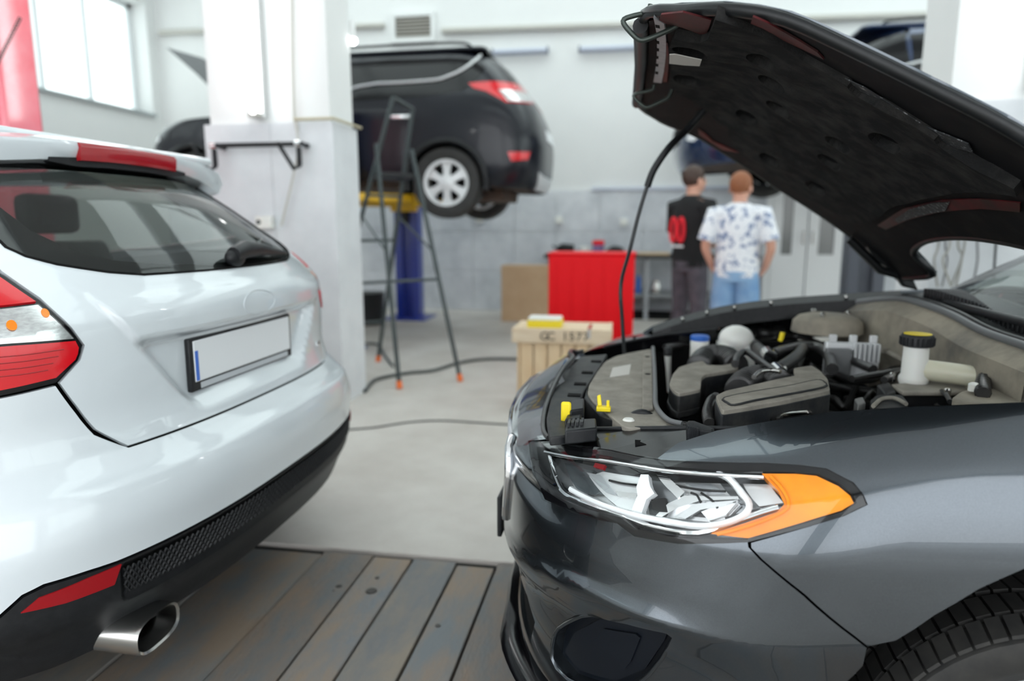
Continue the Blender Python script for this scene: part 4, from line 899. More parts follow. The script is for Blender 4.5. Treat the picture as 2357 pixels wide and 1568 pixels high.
obj('dipstick_cap', MB().lathe(p, [(.014, -.005), (.014, .018), (.009, .024)], 'z', 12), bl_plast, GC, smooth=50)
# brake fluid reservoir
p = [(0.772,1.98,0.813)][0]; zb = p[2]
br = obj('brake_fluid_reservoir', MB().lathe((p[0], p[1], zb), [(.034, -.02), (.037, -.01), (.037, .0), (.032, .008), (.031, .085), (.029, .09)], 'z', 24), wht_pl, GC, smooth=45, label='white brake fluid reservoir with black and yellow cap')
obj('reservoir_arm', MB().tube([(p[0] + .02, p[1] - .0, zb + .022), (p[0] + .09, p[1] - .05, zb + .022), (p[0] + .15, p[1] - .09, zb + .02), (p[0] + .165, p[1] - .10, zb + .02)], [.028, .028, .027, .018], 14), mat('aged_clear_plastic', (.66, .64, .50), .35, sub=.1), br, smooth=50)
obj('reservoir_cap', MB().lathe((p[0], p[1], zb), [(.030, .084), (.041, .088), (.041, .112), (.037, .119)], 'z', 24), bl_plast, br, smooth=40)
obj('cap_top', MB().lathe((p[0], p[1], zb), [(.034, .118), (.034, .1205)], 'z', 24), yel_pl, br)
for k in range(20):
    a = 2 * PI * k / 20; obj('cap_rib', MB().box(p[0] + .040 * math.cos(a) - .0025, p[0] + .040 * math.cos(a) + .0025, p[1] + .040 * math.sin(a) - .0025, p[1] + .040 * math.sin(a) + .0025, zb + .09, zb + .111), bl_plast, br)
# control module with fins
p = [(0.635,2.28,0.753)][0]
pm = obj('control_module', MB().box(p[0] - .01, p[0] + .15, p[1], p[1] + .03, p[2] - .01, p[2] + .10), alu, GC, bevel=.004, label='finned silver control module')
obj('module_cover', MB().box(p[0] - .015, p[0] + .06, p[1] - .03, p[1] + .0, p[2] + .0, p[2] + .085), mat('grey_module', (.16, .165, .17), .5), pm, bevel=.004)
for k in range(6): obj('fin', MB().box(p[0] + .068 + k * .014, p[0] + .073 + k * .014, p[1] - .022, p[1], p[2] + .045, p[2] + .102), alu, pm)
for k in range(3): obj('mount_ear', MB().box(p[0] + .0 + k * .06, p[0] + .022 + k * .06, p[1] + .005, p[1] + .02, p[2] + .10, p[2] + .125), alu, pm, bevel=.003)
obj('module_label', MB().box(p[0] + .082, p[0] + .135, p[1] - .002, p[1] - .0005, p[2] - .005, p[2] + .042), plate_w, pm)
# battery and fuse box
slab('battery', [(0.702,1.94,0.8),(0.7,1.851,0.8),(0.828,1.873,0.8),(0.969,1.945,0.8),(0.929,2.022,0.8),(0.795,1.988,0.8)], .012, dust_p, label='battery under a dusty cover')
slab('battery_case', [(0.708,1.963,0.79),(0.707,1.869,0.79),(0.837,1.892,0.79),(0.981,1.97,0.79),(0.941,2.046,0.79),(0.805,2.012,0.79)], .14, bl_plast)
slab('terminal_cover', [(0.663,1.928,0.8),(0.705,1.962,0.8),(0.686,1.858,0.8),(0.645,1.804,0.8)], .04, dust_d)
slab('fuse_box', [(0.586,1.741,0.8),(0.626,1.81,0.8),(0.686,1.82,0.8),(0.67,1.731,0.8),(0.64,1.677,0.8),(0.563,1.645,0.8)], .09, dust_d, r=.015, label='fuse box beside the near wing')
hose('fuse_box_strap', [(0.568,1.662,0.806),(0.613,1.739,0.806),(0.645,1.749,0.806),(0.651,1.696,0.806)], .005, dust_p)
slab('relay', [(0.556,1.758,0.8),(0.583,1.784,0.8),(0.572,1.726,0.8),(0.547,1.701,0.8)], .08, mat('dusty_relay', (.22, .22, .215), .7))
for q in [(0.734,2.021,0.8),(0.8,1.84,0.8),(0.952,2.047,0.8)]: obj('stud', MB().lathe(q, [(.008, -.01), (.008, .012), (.005, .016)], 'z', 10), steel, GC)
hose('battery_cable', [(0.701,1.988,0.8),(0.758,2.071,0.8),(0.83,2.157,0.8),(0.679,2.04,0.8),(0.618,1.99,0.8)], .010, bl_hose)
hose('battery_strap', [(0.803,1.878,0.8),(0.791,1.82,0.8),(0.773,1.761,0.8)], .006, bl_plast)
# strut towers and firewall
p = [(0.715,2.62,0.89)][0]
obj('strut_tower', MB().lathe(p, [(.122, -.05), (.118, -.012), (.10, .006), (.07, .014), (.03, .016)], 'z', 28), dust_t, GC, smooth=50, label='dusty far strut tower top')
for k in range(3): obj('tower_bolt', MB().lathe((p[0] + .07 * math.cos(k * 2.1), p[1] + .07 * math.sin(k * 2.1), p[2] + .012), [(.009, 0), (.009, .01), (.005, .014)], 'z', 10), steel, GC)
slab('strut_tower', [(0.725,1.656,0.83),(0.798,1.762,0.83),(0.887,1.799,0.83),(1.002,1.819,0.83),(1.007,1.666,0.83),(0.808,1.612,0.83)], .12, dust_t, r=.03, label='dusty near strut tower top')
for q in [(0.809,1.734,0.835)]: obj('tower_bolt', MB().lathe(q, [(.012, 0), (.012, .016), (.007, .020)], 'z', 10), wht_pl, GC)
ft = [(0.821,2.74,0.929)][0:1] + [(0.863,2.66,0.948)] + [(0.89,2.5,0.969)] + [(0.905,2.35,0.966)] + [(0.921,2.2,0.953)] + [(0.917,2.,0.934)] + [(0.915,1.82,0.922)] + [(0.908,1.66,0.916)]
ft = [(x + .02, y, max(z, .93)) for x, y, z in ft]
mb = MB(); top = spline(ft, 4)
for i in range(len(top) - 1):
    a, b = top[i], top[i + 1]; d1 = Vector((-.05, 0, -.035)); d2 = Vector((-.06, 0, -.17)); d3 = Vector((-.03, 0, -.22))
    for u, v in ((Vector(), d1), (d1, d2), (d2, d3)): mb.add([a + u, b + u, b + v, a + v], [(0, 1, 2, 3)])
    mb.add([a + d3, b + d3, b + Vector((.0, 0, -.5)), a + Vector((.0, 0, -.5))], [(0, 1, 2, 3)])
obj('firewall', mb, dust_t, GC, smooth=70, label='dusty tan firewall panel')
hose('cowl_seal', [(x + .004, y, z + .006) for x, y, z in ft], .011, MATS['grey_rubber_seal'])
hose('cowl_seal_bead', [(x + .024, y, z + .012) for x, y, z in ft], .008, bl_hose)
lp = [(t[0] - .062, t[1], t[2] - .165) for t in top[::2]]
hose('firewall_ledge', lp, .009, dust_p, k=2)
for i in (2, 5, 8): obj('ledge_clip', MB().box(lp[i][0] - .02, lp[i][0] + .005, lp[i][1] - .012, lp[i][1] + .012, lp[i][2] - .004, lp[i][2] + .014), dust_p, GC, bevel=.003)
hose('loom_conduit', [(0.81,1.692,0.84),(0.872,1.825,0.84),(0.943,1.94,0.84),(1.007,1.995,0.84),(1.029,1.971,0.84)], .016, bl_hose, rings=1, k=4, label='black ribbed wiring conduit')
# hoses over the engine
hose('coolant_hose', [(0.447,2.464,0.8),(0.441,2.554,0.8),(0.451,2.674,0.8),(0.495,2.812,0.8),(0.55,2.799,0.8),(0.621,2.903,0.8)], .022, bl_hose, label='thick black coolant hose')
hose('coolant_hose', [(0.438,2.534,0.8),(0.448,2.446,0.8),(0.45,2.339,0.8),(0.451,2.285,0.8)], .020, bl_hose)
hose('coolant_hose', [(0.467,2.288,0.81),(0.507,2.35,0.81),(0.579,2.43,0.81),(0.638,2.44,0.81),(0.641,2.318,0.81),(0.587,2.067,0.81)], .018, bl_hose)
hose('coolant_hose', [(0.587,2.414,0.81),(0.535,2.262,0.81),(0.473,2.124,0.81),(0.434,2.041,0.81)], .019, bl_hose)
hose('hose_clamp', [(0.447,2.281,0.815),(0.443,2.205,0.815)], .022, chrome)
hose('hose_clamp', [(0.409,1.965,0.83),(0.41,1.895,0.83)], .016, chrome)
hose('vacuum_hose', [(0.305,1.996,0.83),(0.335,2.136,0.83),(0.369,2.201,0.83),(0.382,2.074,0.83),(0.393,1.938,0.83),(0.403,1.905,0.83)], .011, bl_hose)
hose('engine_loom', [(0.135,2.524,0.78),(0.254,2.639,0.78),(0.354,2.677,0.78),(0.525,3.151,0.78),(0.714,3.356,0.78),(0.875,3.542,0.78)], .012, bl_hose)
hose('engine_loom', [(0.568,2.725,0.8),(0.651,2.74,0.8),(0.68,2.548,0.8),(0.7,2.269,0.8),(0.722,2.138,0.8)], .013, bl_hose)
hose('engine_loom', [(0.537,2.955,0.79),(0.658,3.172,0.79),(0.816,3.556,0.79),(0.933,3.701,0.79)], .015, bl_hose)
hose('brake_pipe', [(0.644,2.317,0.76),(0.671,2.161,0.76),(0.742,2.191,0.76),(0.841,2.337,0.76),(0.893,2.374,0.76)], .011, bl_hose)
hose('engine_loom', [(0.608,2.296,0.72),(0.691,2.219,0.72),(0.764,2.175,0.72)], .012, bl_hose)
obj('engine_cover_edge', MB().prism([(0.801,2.911,0.75),(0.815,2.811,0.75),(0.8,2.29,0.75),(0.749,2.249,0.75),(0.719,2.489,0.75)], (0, 0, -.03)), dust_p, GC, bevel=.004)
p = [(0.517,2.434,0.83)][0]
obj('oil_dipstick_handle', MB().tube([p, (p[0] + .006, p[1], p[2] + .03)], .008, 8), yel_pl, GC, smooth=60, label='yellow dipstick handle')
obj('throttle_body', MB().box(.36, .46, 2.0, 2.12, .70, .80), dust_d, GC, bevel=.012)
obj('orange_connector', MB().box(.335, .36, 1.99, 2.012, .79, .81), org_pl, GC, bevel=.003)
obj('sensor_body', MB().box(.40, .455, 2.03, 2.07, .79, .82), wht_pl, GC, bevel=.004)
slab('fuse_cover', [(0.559,3.084,0.8),(0.642,3.139,0.8),(0.623,3.003,0.8),(0.533,2.888,0.8)], .05, mat('grey_plastic_cover', (.14, .15, .155), .5))
for k in range(26):
    random.seed(k); x = random.uniform(.18, .86); y = random.uniform(1.75, 2.5); z = random.uniform(.60, .72)
    obj('engine_fitting', MB().box(x, x + random.uniform(.03, .09), y, y + random.uniform(.03, .09), z - .12, z), random.choice([bl_matte, dust_d, bl_plast, dust_d]), GC, bevel=.008)
for k in range(12):
    random.seed(50 + k); x = random.uniform(.2, .8); y = random.uniform(1.8, 2.5)
    P = [(x, y, .68)]
    for j in range(4): P.append((P[-1][0] + random.uniform(-.02, .09), P[-1][1] + random.uniform(-.09, .09), .72 + random.uniform(-.05, .045)))
    hose('engine_wire', P, random.choice([.004, .006, .009]), bl_hose, n=6)
# ---------------------------------------------------------------- cowl, windscreen, cabin
cb = [(t[0] + .05, t[1], t[2] + .005) for t in top]
mb = MB()
for i in range(len(cb) - 1):
    a, b = Vector(cb[i]), Vector(cb[i + 1]); e = Vector((.14, 0, .035)); k = Vector((0, 0, -.03))
    mb.add([a, b, b + e, a + e], [(0, 1, 2, 3)]); mb.add([a, b, b + k, a + k], [(0, 1, 2, 3)])
cw = obj('cowl_panel', mb, bl_plast, GC, smooth=40, label='black slotted cowl panel')
for i in range(8, len(cb) - 1):
    a, b = Vector(cb[i]), Vector(cb[i + 1])
    for t in (0, .5):
        c = a.lerp(b, t) + Vector((.02, 0, .004)); obj('cowl_rib', MB().box(c.x, c.x + .10, c.y - .006, c.y + .006, c.z - .002, c.z + .034), bl_plast, cw, bevel=.003)
GW = CarEnd(0, 1.97, -1, [(.97, -.985, .73, .24, 3.4), (1.08, -1.17, .72, .26, 3.4), (1.20, -1.40, .70, .28, 3.2), (1.32, -1.66, .655, .32, 3.0), (1.42, -1.94, .60, .4, 2.8), (1.46, -2.3, .55, .5, 2.5)], A0=.3)
patch('windscreen', GW, [(-.92, .975), (.92, .975), (.90, 1.40), (-.90, 1.40)], pane_c, GC, sp=.06, thick=0, label='windscreen glass')
for sd in (-1, 1):
    patch('windscreen_pillar', GW, [(sd * .93, .972), (sd * 1.02, .975), (sd * .99, 1.42), (sd * .90, 1.42)], bl_gloss, GC, sp=.05, thick=.02)
    patch('side_window', GW, [(sd * 1.02, .98), (sd * 2.9, .98), (sd * 2.6, 1.40), (sd * 1.0, 1.41)], pane_g, GC, sp=.15, thick=0)
ribbon('windscreen_trim', GW, [(.95, .975), (.5, .975), (0, .975), (-.5, .975), (-.95, .975)], .012, bl_plast, GC, off=.004)
obj('roof', MB().prism([(2.05, 1.40, 1.43), (2.05, 2.54, 1.43), (3.9, 2.5, 1.41), (3.9, 1.44, 1.41)], (0, 0, .035)), g_paint, GC, bevel=.02)
obj('dashboard', MB().box(1.35, 1.75, 1.30, 2.64, .80, .98), mat('grey_dashboard', (.10, .105, .105), .7), GC, bevel=.03)
obj('floor_pan', MB().box(-.15, 4.3, 1.25, 2.69, .17, .22), shade_m, GC)
obj('bay_bulkhead', MB().box(1.02, 1.06, 1.25, 2.69, .22, .92), shade_m, GC)
for (yp, dx) in ((2.42, 0), (1.85, 0)):
    a = Vector((1.10, yp, 1.0)); hose('wiper_arm', [a, a + Vector((.03, -.10, .03)), a + Vector((.07, -.30, .035)), a + Vector((.09, -.46, .03))], .009, bl_plast)
    obj('wiper_pivot', MB().lathe(a, [(.02, -.03), (.02, .012), (.012, .02)], 'z', 12), bl_plast, GC, smooth=40)
obj('wiper_blade', MB().tube([(1.17, 2.3, 1.02), (1.19, 1.95, 1.03), (1.18, 1.7, 1.02)], .010, 6), bl_matte, GC)
# ============================================================ cars on the lifts
def lifted_suv(name, label, xo, yo, dz, paint, hood_up, lamps, fx=-4.48, rim=None, zl=.78):
    R_, F_ = suv_ends(xo, yo, dz)
    T = thing(name, label, 'car', (xo - 3.0, yo, dz))
    dk = bl_gloss; xm = xo - 3.0
    for sd in (-1, 1):
        A = [p for p in arch(R_, xo - 1.79, .335, .40, sd, zb=.30)]; A.sort(key=lambda p: -abs(p[0]))
        zs = [.30, .38, .5, .7, .9, 1.0, 1.06]
        low = [(sd * sx(R_, z, xm), z) for z in zs] + [(sd * sx(R_, 1.06, xo - 2.0), 1.075), (sd * 1.0, 1.10), (sd * .0, 1.10), (sd * .0, .28), (sd * 1.0, .28)] + A[::-1]
        patch('rear_body_side', R_, low, paint, T, sp=.05, thick=.01)
        up = [(sd * sx(R_, z, xm), z) for z in (1.06, 1.15, 1.25, 1.4, 1.52, 1.62)] + [(sd * 1.0, 1.64), (0, 1.64), (0, 1.10), (sd * 1.0, 1.10), (sd * sx(R_, 1.06, xo - 2.0), 1.075)]
        patch('rear_upper_body', R_, up, paint, T, sp=.05, thick=.01)
        B = [p for p in arch(F_, xo + fx, .335, .40, sd, zb=.30)]; B.sort(key=lambda p: -abs(p[0]))
        lowf = [(sd * sx(F_, z, xm), z) for z in zs] + [(sd * sx(F_, 1.0, xo - 4.0), 1.04), (sd * 1.0, .98), (sd * .6, .96), (0, .96), (0, .26), (sd * .9, .26)] + B[::-1]
        patch('front_body_side', F_, lowf, paint, T, sp=.05, thick=.01)
        upf = [(sd * sx(F_, z, xm), z) for z in (1.06, 1.15, 1.25, 1.4, 1.52, 1.62)] + [(sd * sx(F_, 1.55, xo - 3.5), 1.6), (sd * sx(F_, 1.3, xo - 3.8), 1.33), (sd * sx(F_, 1.1, xo - 4.1), 1.08)]
        patch('front_upper_body', F_, upf, paint, T, sp=.06, thick=.01)
        wr = [(-sx(R_, z, x + xo) , z) for x, z in ((-1.35, 1.44), (-1.50, 1.28), (-1.65, 1.20), (-2.0, 1.16), (-2.98, 1.12), (-2.98, 1.52), (-2.4, 1.56), (-1.5, 1.53))]
        patch('side_glass', R_, [(p[0] * -sd, p[1]) for p in wr], dk, T, off=.004, sp=.08, thick=.002, label='dark side windows')
        wf = [(-sx(F_, z, x + xo), z) for x, z in ((-3.0, 1.12), (-3.95, 1.09), (-3.55, 1.48), (-3.4, 1.53), (-3.0, 1.55))]
        patch('side_glass', F_, [(p[0] * -sd, p[1]) for p in wf], dk, T, off=.004, sp=.08, thick=.002)
        P = []
        for s, z in [(-1.008,1.573),(-1.272,1.471),(-1.469,1.396),(-1.638,1.343),(-1.788,1.312),(-2.148,1.298),(-2.556,1.277)]:
            s = -sd * s; P.append(Vector(R_(s, z)) + Vector(R_.normal(s, z)) * .012)
        for x, z in ((-3.5, 1.085), (-3.95, 1.065)):
            s = sx(F_, z, x + xo) * sd; P.append(Vector(F_(s, z)) + Vector(F_.normal(s, z)) * .012)
        obj('chrome_window_trim', MB().tube(spline(P, 3), .013, 6), alu, T, smooth=60)
        for X in (-1.79, fx):
            wheel(T, xo + X, yo + sd * .80, dz + .335, .345, .225, sd, .225, spokes=6, rim_m=rim)
            ca2 = [(xo + X - .40 * math.cos(math.radians(a)), dz + .335 + .40 * math.sin(math.radians(a))) for a in range(-10, 191, 10)]
            obj('wheel_arch_trim', MB().tube([(x, yo + sd * (.925 if z > dz + .4 else .90), z) for x, z in ca2], .03, 6), bl_plast, T, smooth=60)
            mb = MB()
            for i in range(len(ca2) - 1): (x0, z0), (x1, z1) = ca2[i], ca2[i + 1]; mb.add([(x0, yo + sd * .9, z0), (x1, yo + sd * .9, z1), (x1, yo + sd * .5, z1), (x0, yo + sd * .5, z0)], [(0, 1, 2, 3)])
            obj('arch_liner', mb, shade_m, T)
        h = Vector(R_(sd * sx(R_, .96, xo - 2.2), .96)); obj('door_handle', MB().box(h.x - .13, h.x + .10, h.y - .03, h.y + .03, h.z - .02, h.z + .02), chrome, T, bevel=.015, seg=3)
        if lamps == 'rear':
            f = lambda q: [(p[0] * -sd, p[1]) for p in q]
            tl = patch('tail_lamp', R_, f([(-1.468,1.273),(-1.296,1.283),(-0.7172,1.308),(0.1692,1.351),(0.1641,1.265),(-0.5583,1.108),(-1.169,1.078),(-1.264,1.136),(-1.333,1.189),(-1.446,1.223)]), red_lens, T, off=.006, sp=.03, thick=.02)
            patch('clear_lens', R_, f([(-1.182,1.199),(-0.6245,1.22),(0.1991,1.288),(-0.61,1.115),(-1.146,1.087)]), clear_lamp, tl, off=.012, sp=.03, thick=.01)
            patch('reflector', R_, f([(-1.266,0.6149),(-0.9384,0.6259),(-0.9813,0.5506),(-1.219,0.5313)]), red_lens, T, off=.008, sp=.03, thick=.01)
        f = lambda q: [(p[0] * -sd, p[1]) for p in q]
        patch('headlamp', F_, f([(-.80, zl - .03), (-.92, zl + .05), (-1.12, zl + .07), (-1.2, zl + .02), (-1.0, zl - .06)]), frost, T, off=.006, sp=.03, thick=.02)
    patch('rear_window', R_, [(-.72, 1.17), (.72, 1.17), (.66, 1.5), (-.66, 1.5)], dk, T, off=.004, sp=.08, thick=.002)
    patch('windscreen', F_, [(-.9, 1.10), (.9, 1.10), (.85, 1.56), (-.85, 1.56)], dk, T, off=.0, sp=.08, thick=.002)
    patch('rear_skid_plate', R_, [(-.5, .28), (.5, .28), (.62, .45), (.4, .42), (-.4, .42), (-.62, .45)], alu, T, off=.012, sp=.06, thick=.01)
    patch('front_grille', F_, [(-.5, .52), (.5, .52), (.55, .72), (-.55, .72)], bl_matte, T, off=.006, sp=.06, thick=.01)
    patch('number_plate', R_, [(-.26, .78), (.26, .78), (.26, .89), (-.26, .89)], plate_w, T, off=.012, sp=.08, thick=.01)
    obj('roof', MB().prism(fillet([(xo - 1.45, yo - .58, dz + 1.63), (xo - 1.45, yo + .58, dz + 1.63), (xo - 3.4, yo + .58, dz + 1.62), (xo - 3.4, yo - .58, dz + 1.62)], .1), (0, 0, .04)), paint, T, bevel=.02)
    for sd in (-1, 1): obj('roof_rail', MB().tube(spline([(xo - 1.6, yo + sd * .56, dz + 1.66), (xo - 1.8, yo + sd * .56, dz + 1.71), (xo - 3.0, yo + sd * .56, dz + 1.70), (xo - 3.2, yo + sd * .56, dz + 1.66)], 4), .015, 6), bl_gloss, T, smooth=60)
    obj('underbody', MB().box(xo - 4.9, xo - 1.1, yo - .7, yo + .7, dz + .30, dz + .40).box(xo - 1.95, xo - 1.3, yo - .45, yo + .45, dz + .18, dz + .30), mat('rusty_underbody_' + name, (.05, .035, .028), .8, col2=(.10, .06, .04), scale=5), T, bevel=.02)
    obj('rear_axle', MB().tube([(xo - 1.79, yo - .7, dz + .33), (xo - 1.79, yo + .7, dz + .33)], .05, 8), shade_m, T)
    a = math.radians(38) if hood_up else -.03; hx, hz = xo - 4.05, dz + 1.07; L = 1.12
    q = []
    for u in (0, .5, .9, 1.0):
        wd = .78 - .18 * u ** 4
        b = .06 * math.sin(PI * u * .8); x = hx - math.cos(a) * L * u + math.sin(a) * b; z = hz + math.sin(a) * L * u + math.cos(a) * b
        q.append([(x, yo - wd, z), (x + .03 * math.sin(a), yo, z + .03), (x, yo + wd, z), (x + .02, yo, z - .02)])
    obj('bonnet', MB().loft(q), paint if not hood_up else mat('bonnet_grey_underside', (.07, .073, .078), .5), T, smooth=30)
    return T
lifted_suv('suv_car', 'black tall estate car raised on the blue lift, rear lamp towards the right', 0, 7.52, 1.30, b_paint, True, 'rear')
lifted_suv('suv_car', 'dark blue car raised on a lift above the two people', 5.66, 8.45, 1.58, blue_paint, False, 'front', -4.02, bl_plast, .58)
# ============================================================ lifts
def lift_post(name, label, x, y, m, h, dirY):
    T = thing(name, label, 'car lift', (x, y, 0), 'two-post lift columns')
    obj('column', MB().box(x - .15, x + .15, y - .05, y + .12, 0, h), m, T, bevel=.01)
    obj('channel', MB().box(x - .16, x - .06, y - .12, y - .05, 0, h).box(x + .06, x + .16, y - .12, y - .05, 0, h), m, T, bevel=.005)
    obj('base_plate', MB().box(x - .3, x + .28, y - .3, y + .25, 0, .02), m, T, bevel=.004)
    obj('motor_box', MB().box(x - .05, x + .05, y - .16, y - .12, 1.25, 1.6), bl_plast, T, bevel=.01)
    return T
def swing_arms(T, x, y0, sg):
    for dx in (-.95, .62):
        obj('swing_arm', MB().prism([(x, y0 + sg * .12, 1.46), (x + .10, y0 + sg * .12, 1.46), (x + dx + .06, y0 + sg * .62, 1.46), (x + dx - .06, y0 + sg * .62, 1.46)], (0, 0, .08)), lift_yel, T, bevel=.01)
        obj('lift_pad', MB().lathe((x + dx, y0 + sg * .60, 1.5), [(.06, .04), (.06, .085)], 'z', 14), bl_matte, T)
    obj('carriage', MB().box(x - .17, x + .17, min(y0 + sg * .13, y0 + sg * .22), max(y0 + sg * .13, y0 + sg * .22), 1.40, 1.72), lift_yel, T, bevel=.01)
swing_arms(lift_post('lift_column', 'blue lift column with yellow arms behind the stepladder', -2.88, 8.75, lift_blue, 2.5, -1), -2.88, 8.75, -1)
swing_arms(lift_post('lift_column', 'blue lift column standing behind the white pillar', -2.88, 6.22, lift_blue, 2.5, 1), -2.88, 6.22, 1)
lift_post('lift_column', 'dark grey lift column beside the white double door', 2.09, 6.7, lift_grey, 2.3, 1)
rp = thing('lift_column', 'red lift column with pink glare in its colour behind the white hatchback', 'car lift', (-3.55, 3.42, 0), 'two-post lift columns')
obj('column', MB().box(-3.80, -3.33, 3.30, 3.55, 0, 3.6), red_post, rp, bevel=.02)
obj('flange', MB().box(-3.84, -3.72, 3.20, 3.30, 0, 3.6), red_cab, rp, bevel=.01)
obj('base_plate', MB().box(-3.95, -3.2, 3.15, 3.7, 0, .02), red_cab, rp)
ch = thing('hanging_chain', 'thin dark chain slanting across the red column', 'chain', (-3.4, 3.15, 2.0))
c0, c1 = Vector([(-3.232,3.15,1.973)][0]), Vector([(-3.023,3.15,2.243)][0]); n = 26
for k in range(n):
    p = c0.lerp(c1, k / n); q = c0.lerp(c1, (k + .75) / n); d = (q - p).normalized(); w = d.cross(Vector((0, 1, 0))).normalized() * .008 if k % 2 else Vector((0, .008, 0))
    obj('link', MB().tube([p - d * .002, p + w, q + w, q + d * .002, q - w, p - w, p - d * .002], .003, 5), lad_m, ch)
# ============================================================ pillar fittings
def tube_light(label, x, y, z0, z1, on=True, axis='z', grp='fluorescent battens'):
    T = thing('fluorescent_light', label, 'light', (x, y, z0), grp)
    if axis == 'z':
        obj('batten', MB().box(x - .045, x + .045, y + .02, y + .06, z0, z1), white_wall, T, bevel=.005)
        obj('tube', MB().tube([(x, y, z0 + .02), (x, y, z1 - .02)], .034, 12), tube_em if on else tube_off, T, smooth=60)
        for z in (z0, z1 - .03): obj('end_cap', MB().box(x - .04, x + .04, y - .03, y + .02, z, z + .03), pipe_m, T, bevel=.004)
    else:
        obj('batten', MB().box(x, x + (z1 - z0), y + .02, y + .06, z0, z0 + .08), tube_off, T, bevel=.005)
        obj('tube', MB().tube([(x + .02, y, z0 + .04), (x + z1 - z0 - .02, y, z0 + .04)], .03, 10), tube_off, T, smooth=60)
        for u in (0, z1 - z0 - .03): obj('end_cap', MB().box(x + u, x + u + .03, y - .03, y + .02, z0, z0 + .08), mat('dark_end_cap', (.2, .21, .26), .5), T, bevel=.004)
    return T
tube_light('lit white tube upright on the left pillar', -2.425, 4.27, 1.915, 3.15)
tube_light('lit white tube upright on the right pillar', 2.10, 4.14, 1.93, 3.2)
T = thing('pillar_lamp', 'small bright lamp at the edge of the left pillar', 'light', (-1.93, 4.75, 2.45))
obj('bulb', MB().ball((-1.935, 4.75, 2.485), .028, 8), tube_em, T, smooth=180)
obj('sleeve', MB().lathe((-1.935, 4.75, 2.5), [(.022, 0), (.022, .11), (.018, .12)], 'z', 12), white_wall, T, smooth=50)
T = thing('wall_rack', 'black bar on two hooked brackets on the left pillar', 'rack', (-2.4, 4.25, 1.6))
obj('bar', MB().tube([(-2.72, 4.20, 1.735), (-2.07, 4.20, 1.735)], .016, 10), bl_plast, T, smooth=60)
for x in (-2.69, -2.10):
    obj('bracket', MB().box(x - .015, x + .015, 4.19, 4.325, 1.72, 1.75).box(x - .015, x + .015, 4.19, 4.21, 1.60, 1.75), bl_plast, T, bevel=.003)
    obj('hook', MB().tube([(x, 4.20, 1.60), (x - .01, 4.14, 1.575), (x - .06, 4.04, 1.73)], .013, 8), bl_plast, T, smooth=60)
    obj('collar', MB().lathe((x, 4.20, 1.735), [(.026, -.02), (.026, .02)], 'x', 12), chrome, T, smooth=50)
T = thing('socket_box', 'white socket box low on the left pillar', 'socket', (-2.42, 4.3, 1.2))
obj('box', MB().box(-2.475, -2.36, 4.27, 4.32, 1.20, 1.285), wht_pl, T, bevel=.006)
obj('socket_hole', MB().lathe((-2.45, 4.268, 1.245), [(.016, 0), (.016, .004)], 'y', 12), bl_matte, T)
o = obj('conduit', MB().tube(spline([(-2.138,4.3,2.778),(-2.163,4.3,2.235),(-2.168,4.3,1.936),(-2.155,4.3,1.833)], 4), .011, 8), pipe_m, smooth=60); tag(o, 'thin conduit running down the left pillar', 'pipe')
o = obj('gas_pipe', MB().tube([(-2.17, 4.29, 1.90), (-1.90, 4.29, 1.90), (-1.895, 4.40, 1.90), (-1.895, 4.74, 1.90)], .010, 8), mat('brass_pipe', (.45, .40, .28), .4), smooth=60); tag(o, 'beige pipe along the top of the left pillar cladding', 'pipe')
o = obj('hanging_cable', MB().tube(spline([(-2.14,4.27,1.829),(-2.142,4.27,1.693),(-2.195,4.27,1.501),(-2.259,4.27,1.305),(-2.286,4.27,1.22)], 4), .008, 6), pipe_m, smooth=60); tag(o, 'grey cable hanging beside the wall rack', 'cable')
T = thing('junction_box', 'white junction box with dangling cables on the right pillar', 'socket', (2.0, 4.16, 1.1))
jb = [(1.925,4.18,1.22),(2.073,4.18,1.159)]
obj('box', MB().box(jb[0][0], jb[1][0], 4.13, 4.19, jb[1][2], jb[0][2] + .02), wht_pl, T, bevel=.006)
obj('lead', MB().tube([(1.963,4.15,1.155),(1.967,4.15,1.056),(1.973,4.15,0.937)], .006, 6), bl_plast, T)
for i, q in enumerate(([(1.665,4.16,1.408),(1.681,4.16,1.125),(1.668,4.16,1.029),(1.699,4.16,0.885)], [(1.715,4.15,1.407),(1.711,4.15,1.137),(1.73,4.15,1.03),(1.717,4.15,0.886)], [(1.774,4.16,1.407),(1.78,4.16,1.126),(1.807,4.16,1.054),(1.792,4.16,0.886)], [(1.802,4.15,1.406),(1.809,4.15,1.161),(1.8,4.15,1.031),(1.762,4.15,0.886)], [(1.838,4.16,1.406),(1.881,4.16,1.091),(1.886,4.16,1.007),(1.876,4.16,0.887)], [(1.69,4.14,1.406),(1.73,4.14,1.126),(1.704,4.14,1.031),(1.762,4.14,0.887)])):
    o = obj('dangling_wire', MB().tube(spline(q, 5), .006, 6), mat('wire_%d' % i, ((.30, .29, .27), (.22, .22, .23), (.34, .33, .30))[i % 3], .5), smooth=60)
    tag(o, ['leftmost thin wire dangling on the right pillar', 'darker wire next to the leftmost on the right pillar', 'pale wire in the middle of the bunch on the right pillar', 'wire bulging right in the bunch on the right pillar', 'rightmost wire dangling on the right pillar', 'wire crossing the others on the right pillar'][i], 'cable', 'wires on the right pillar')
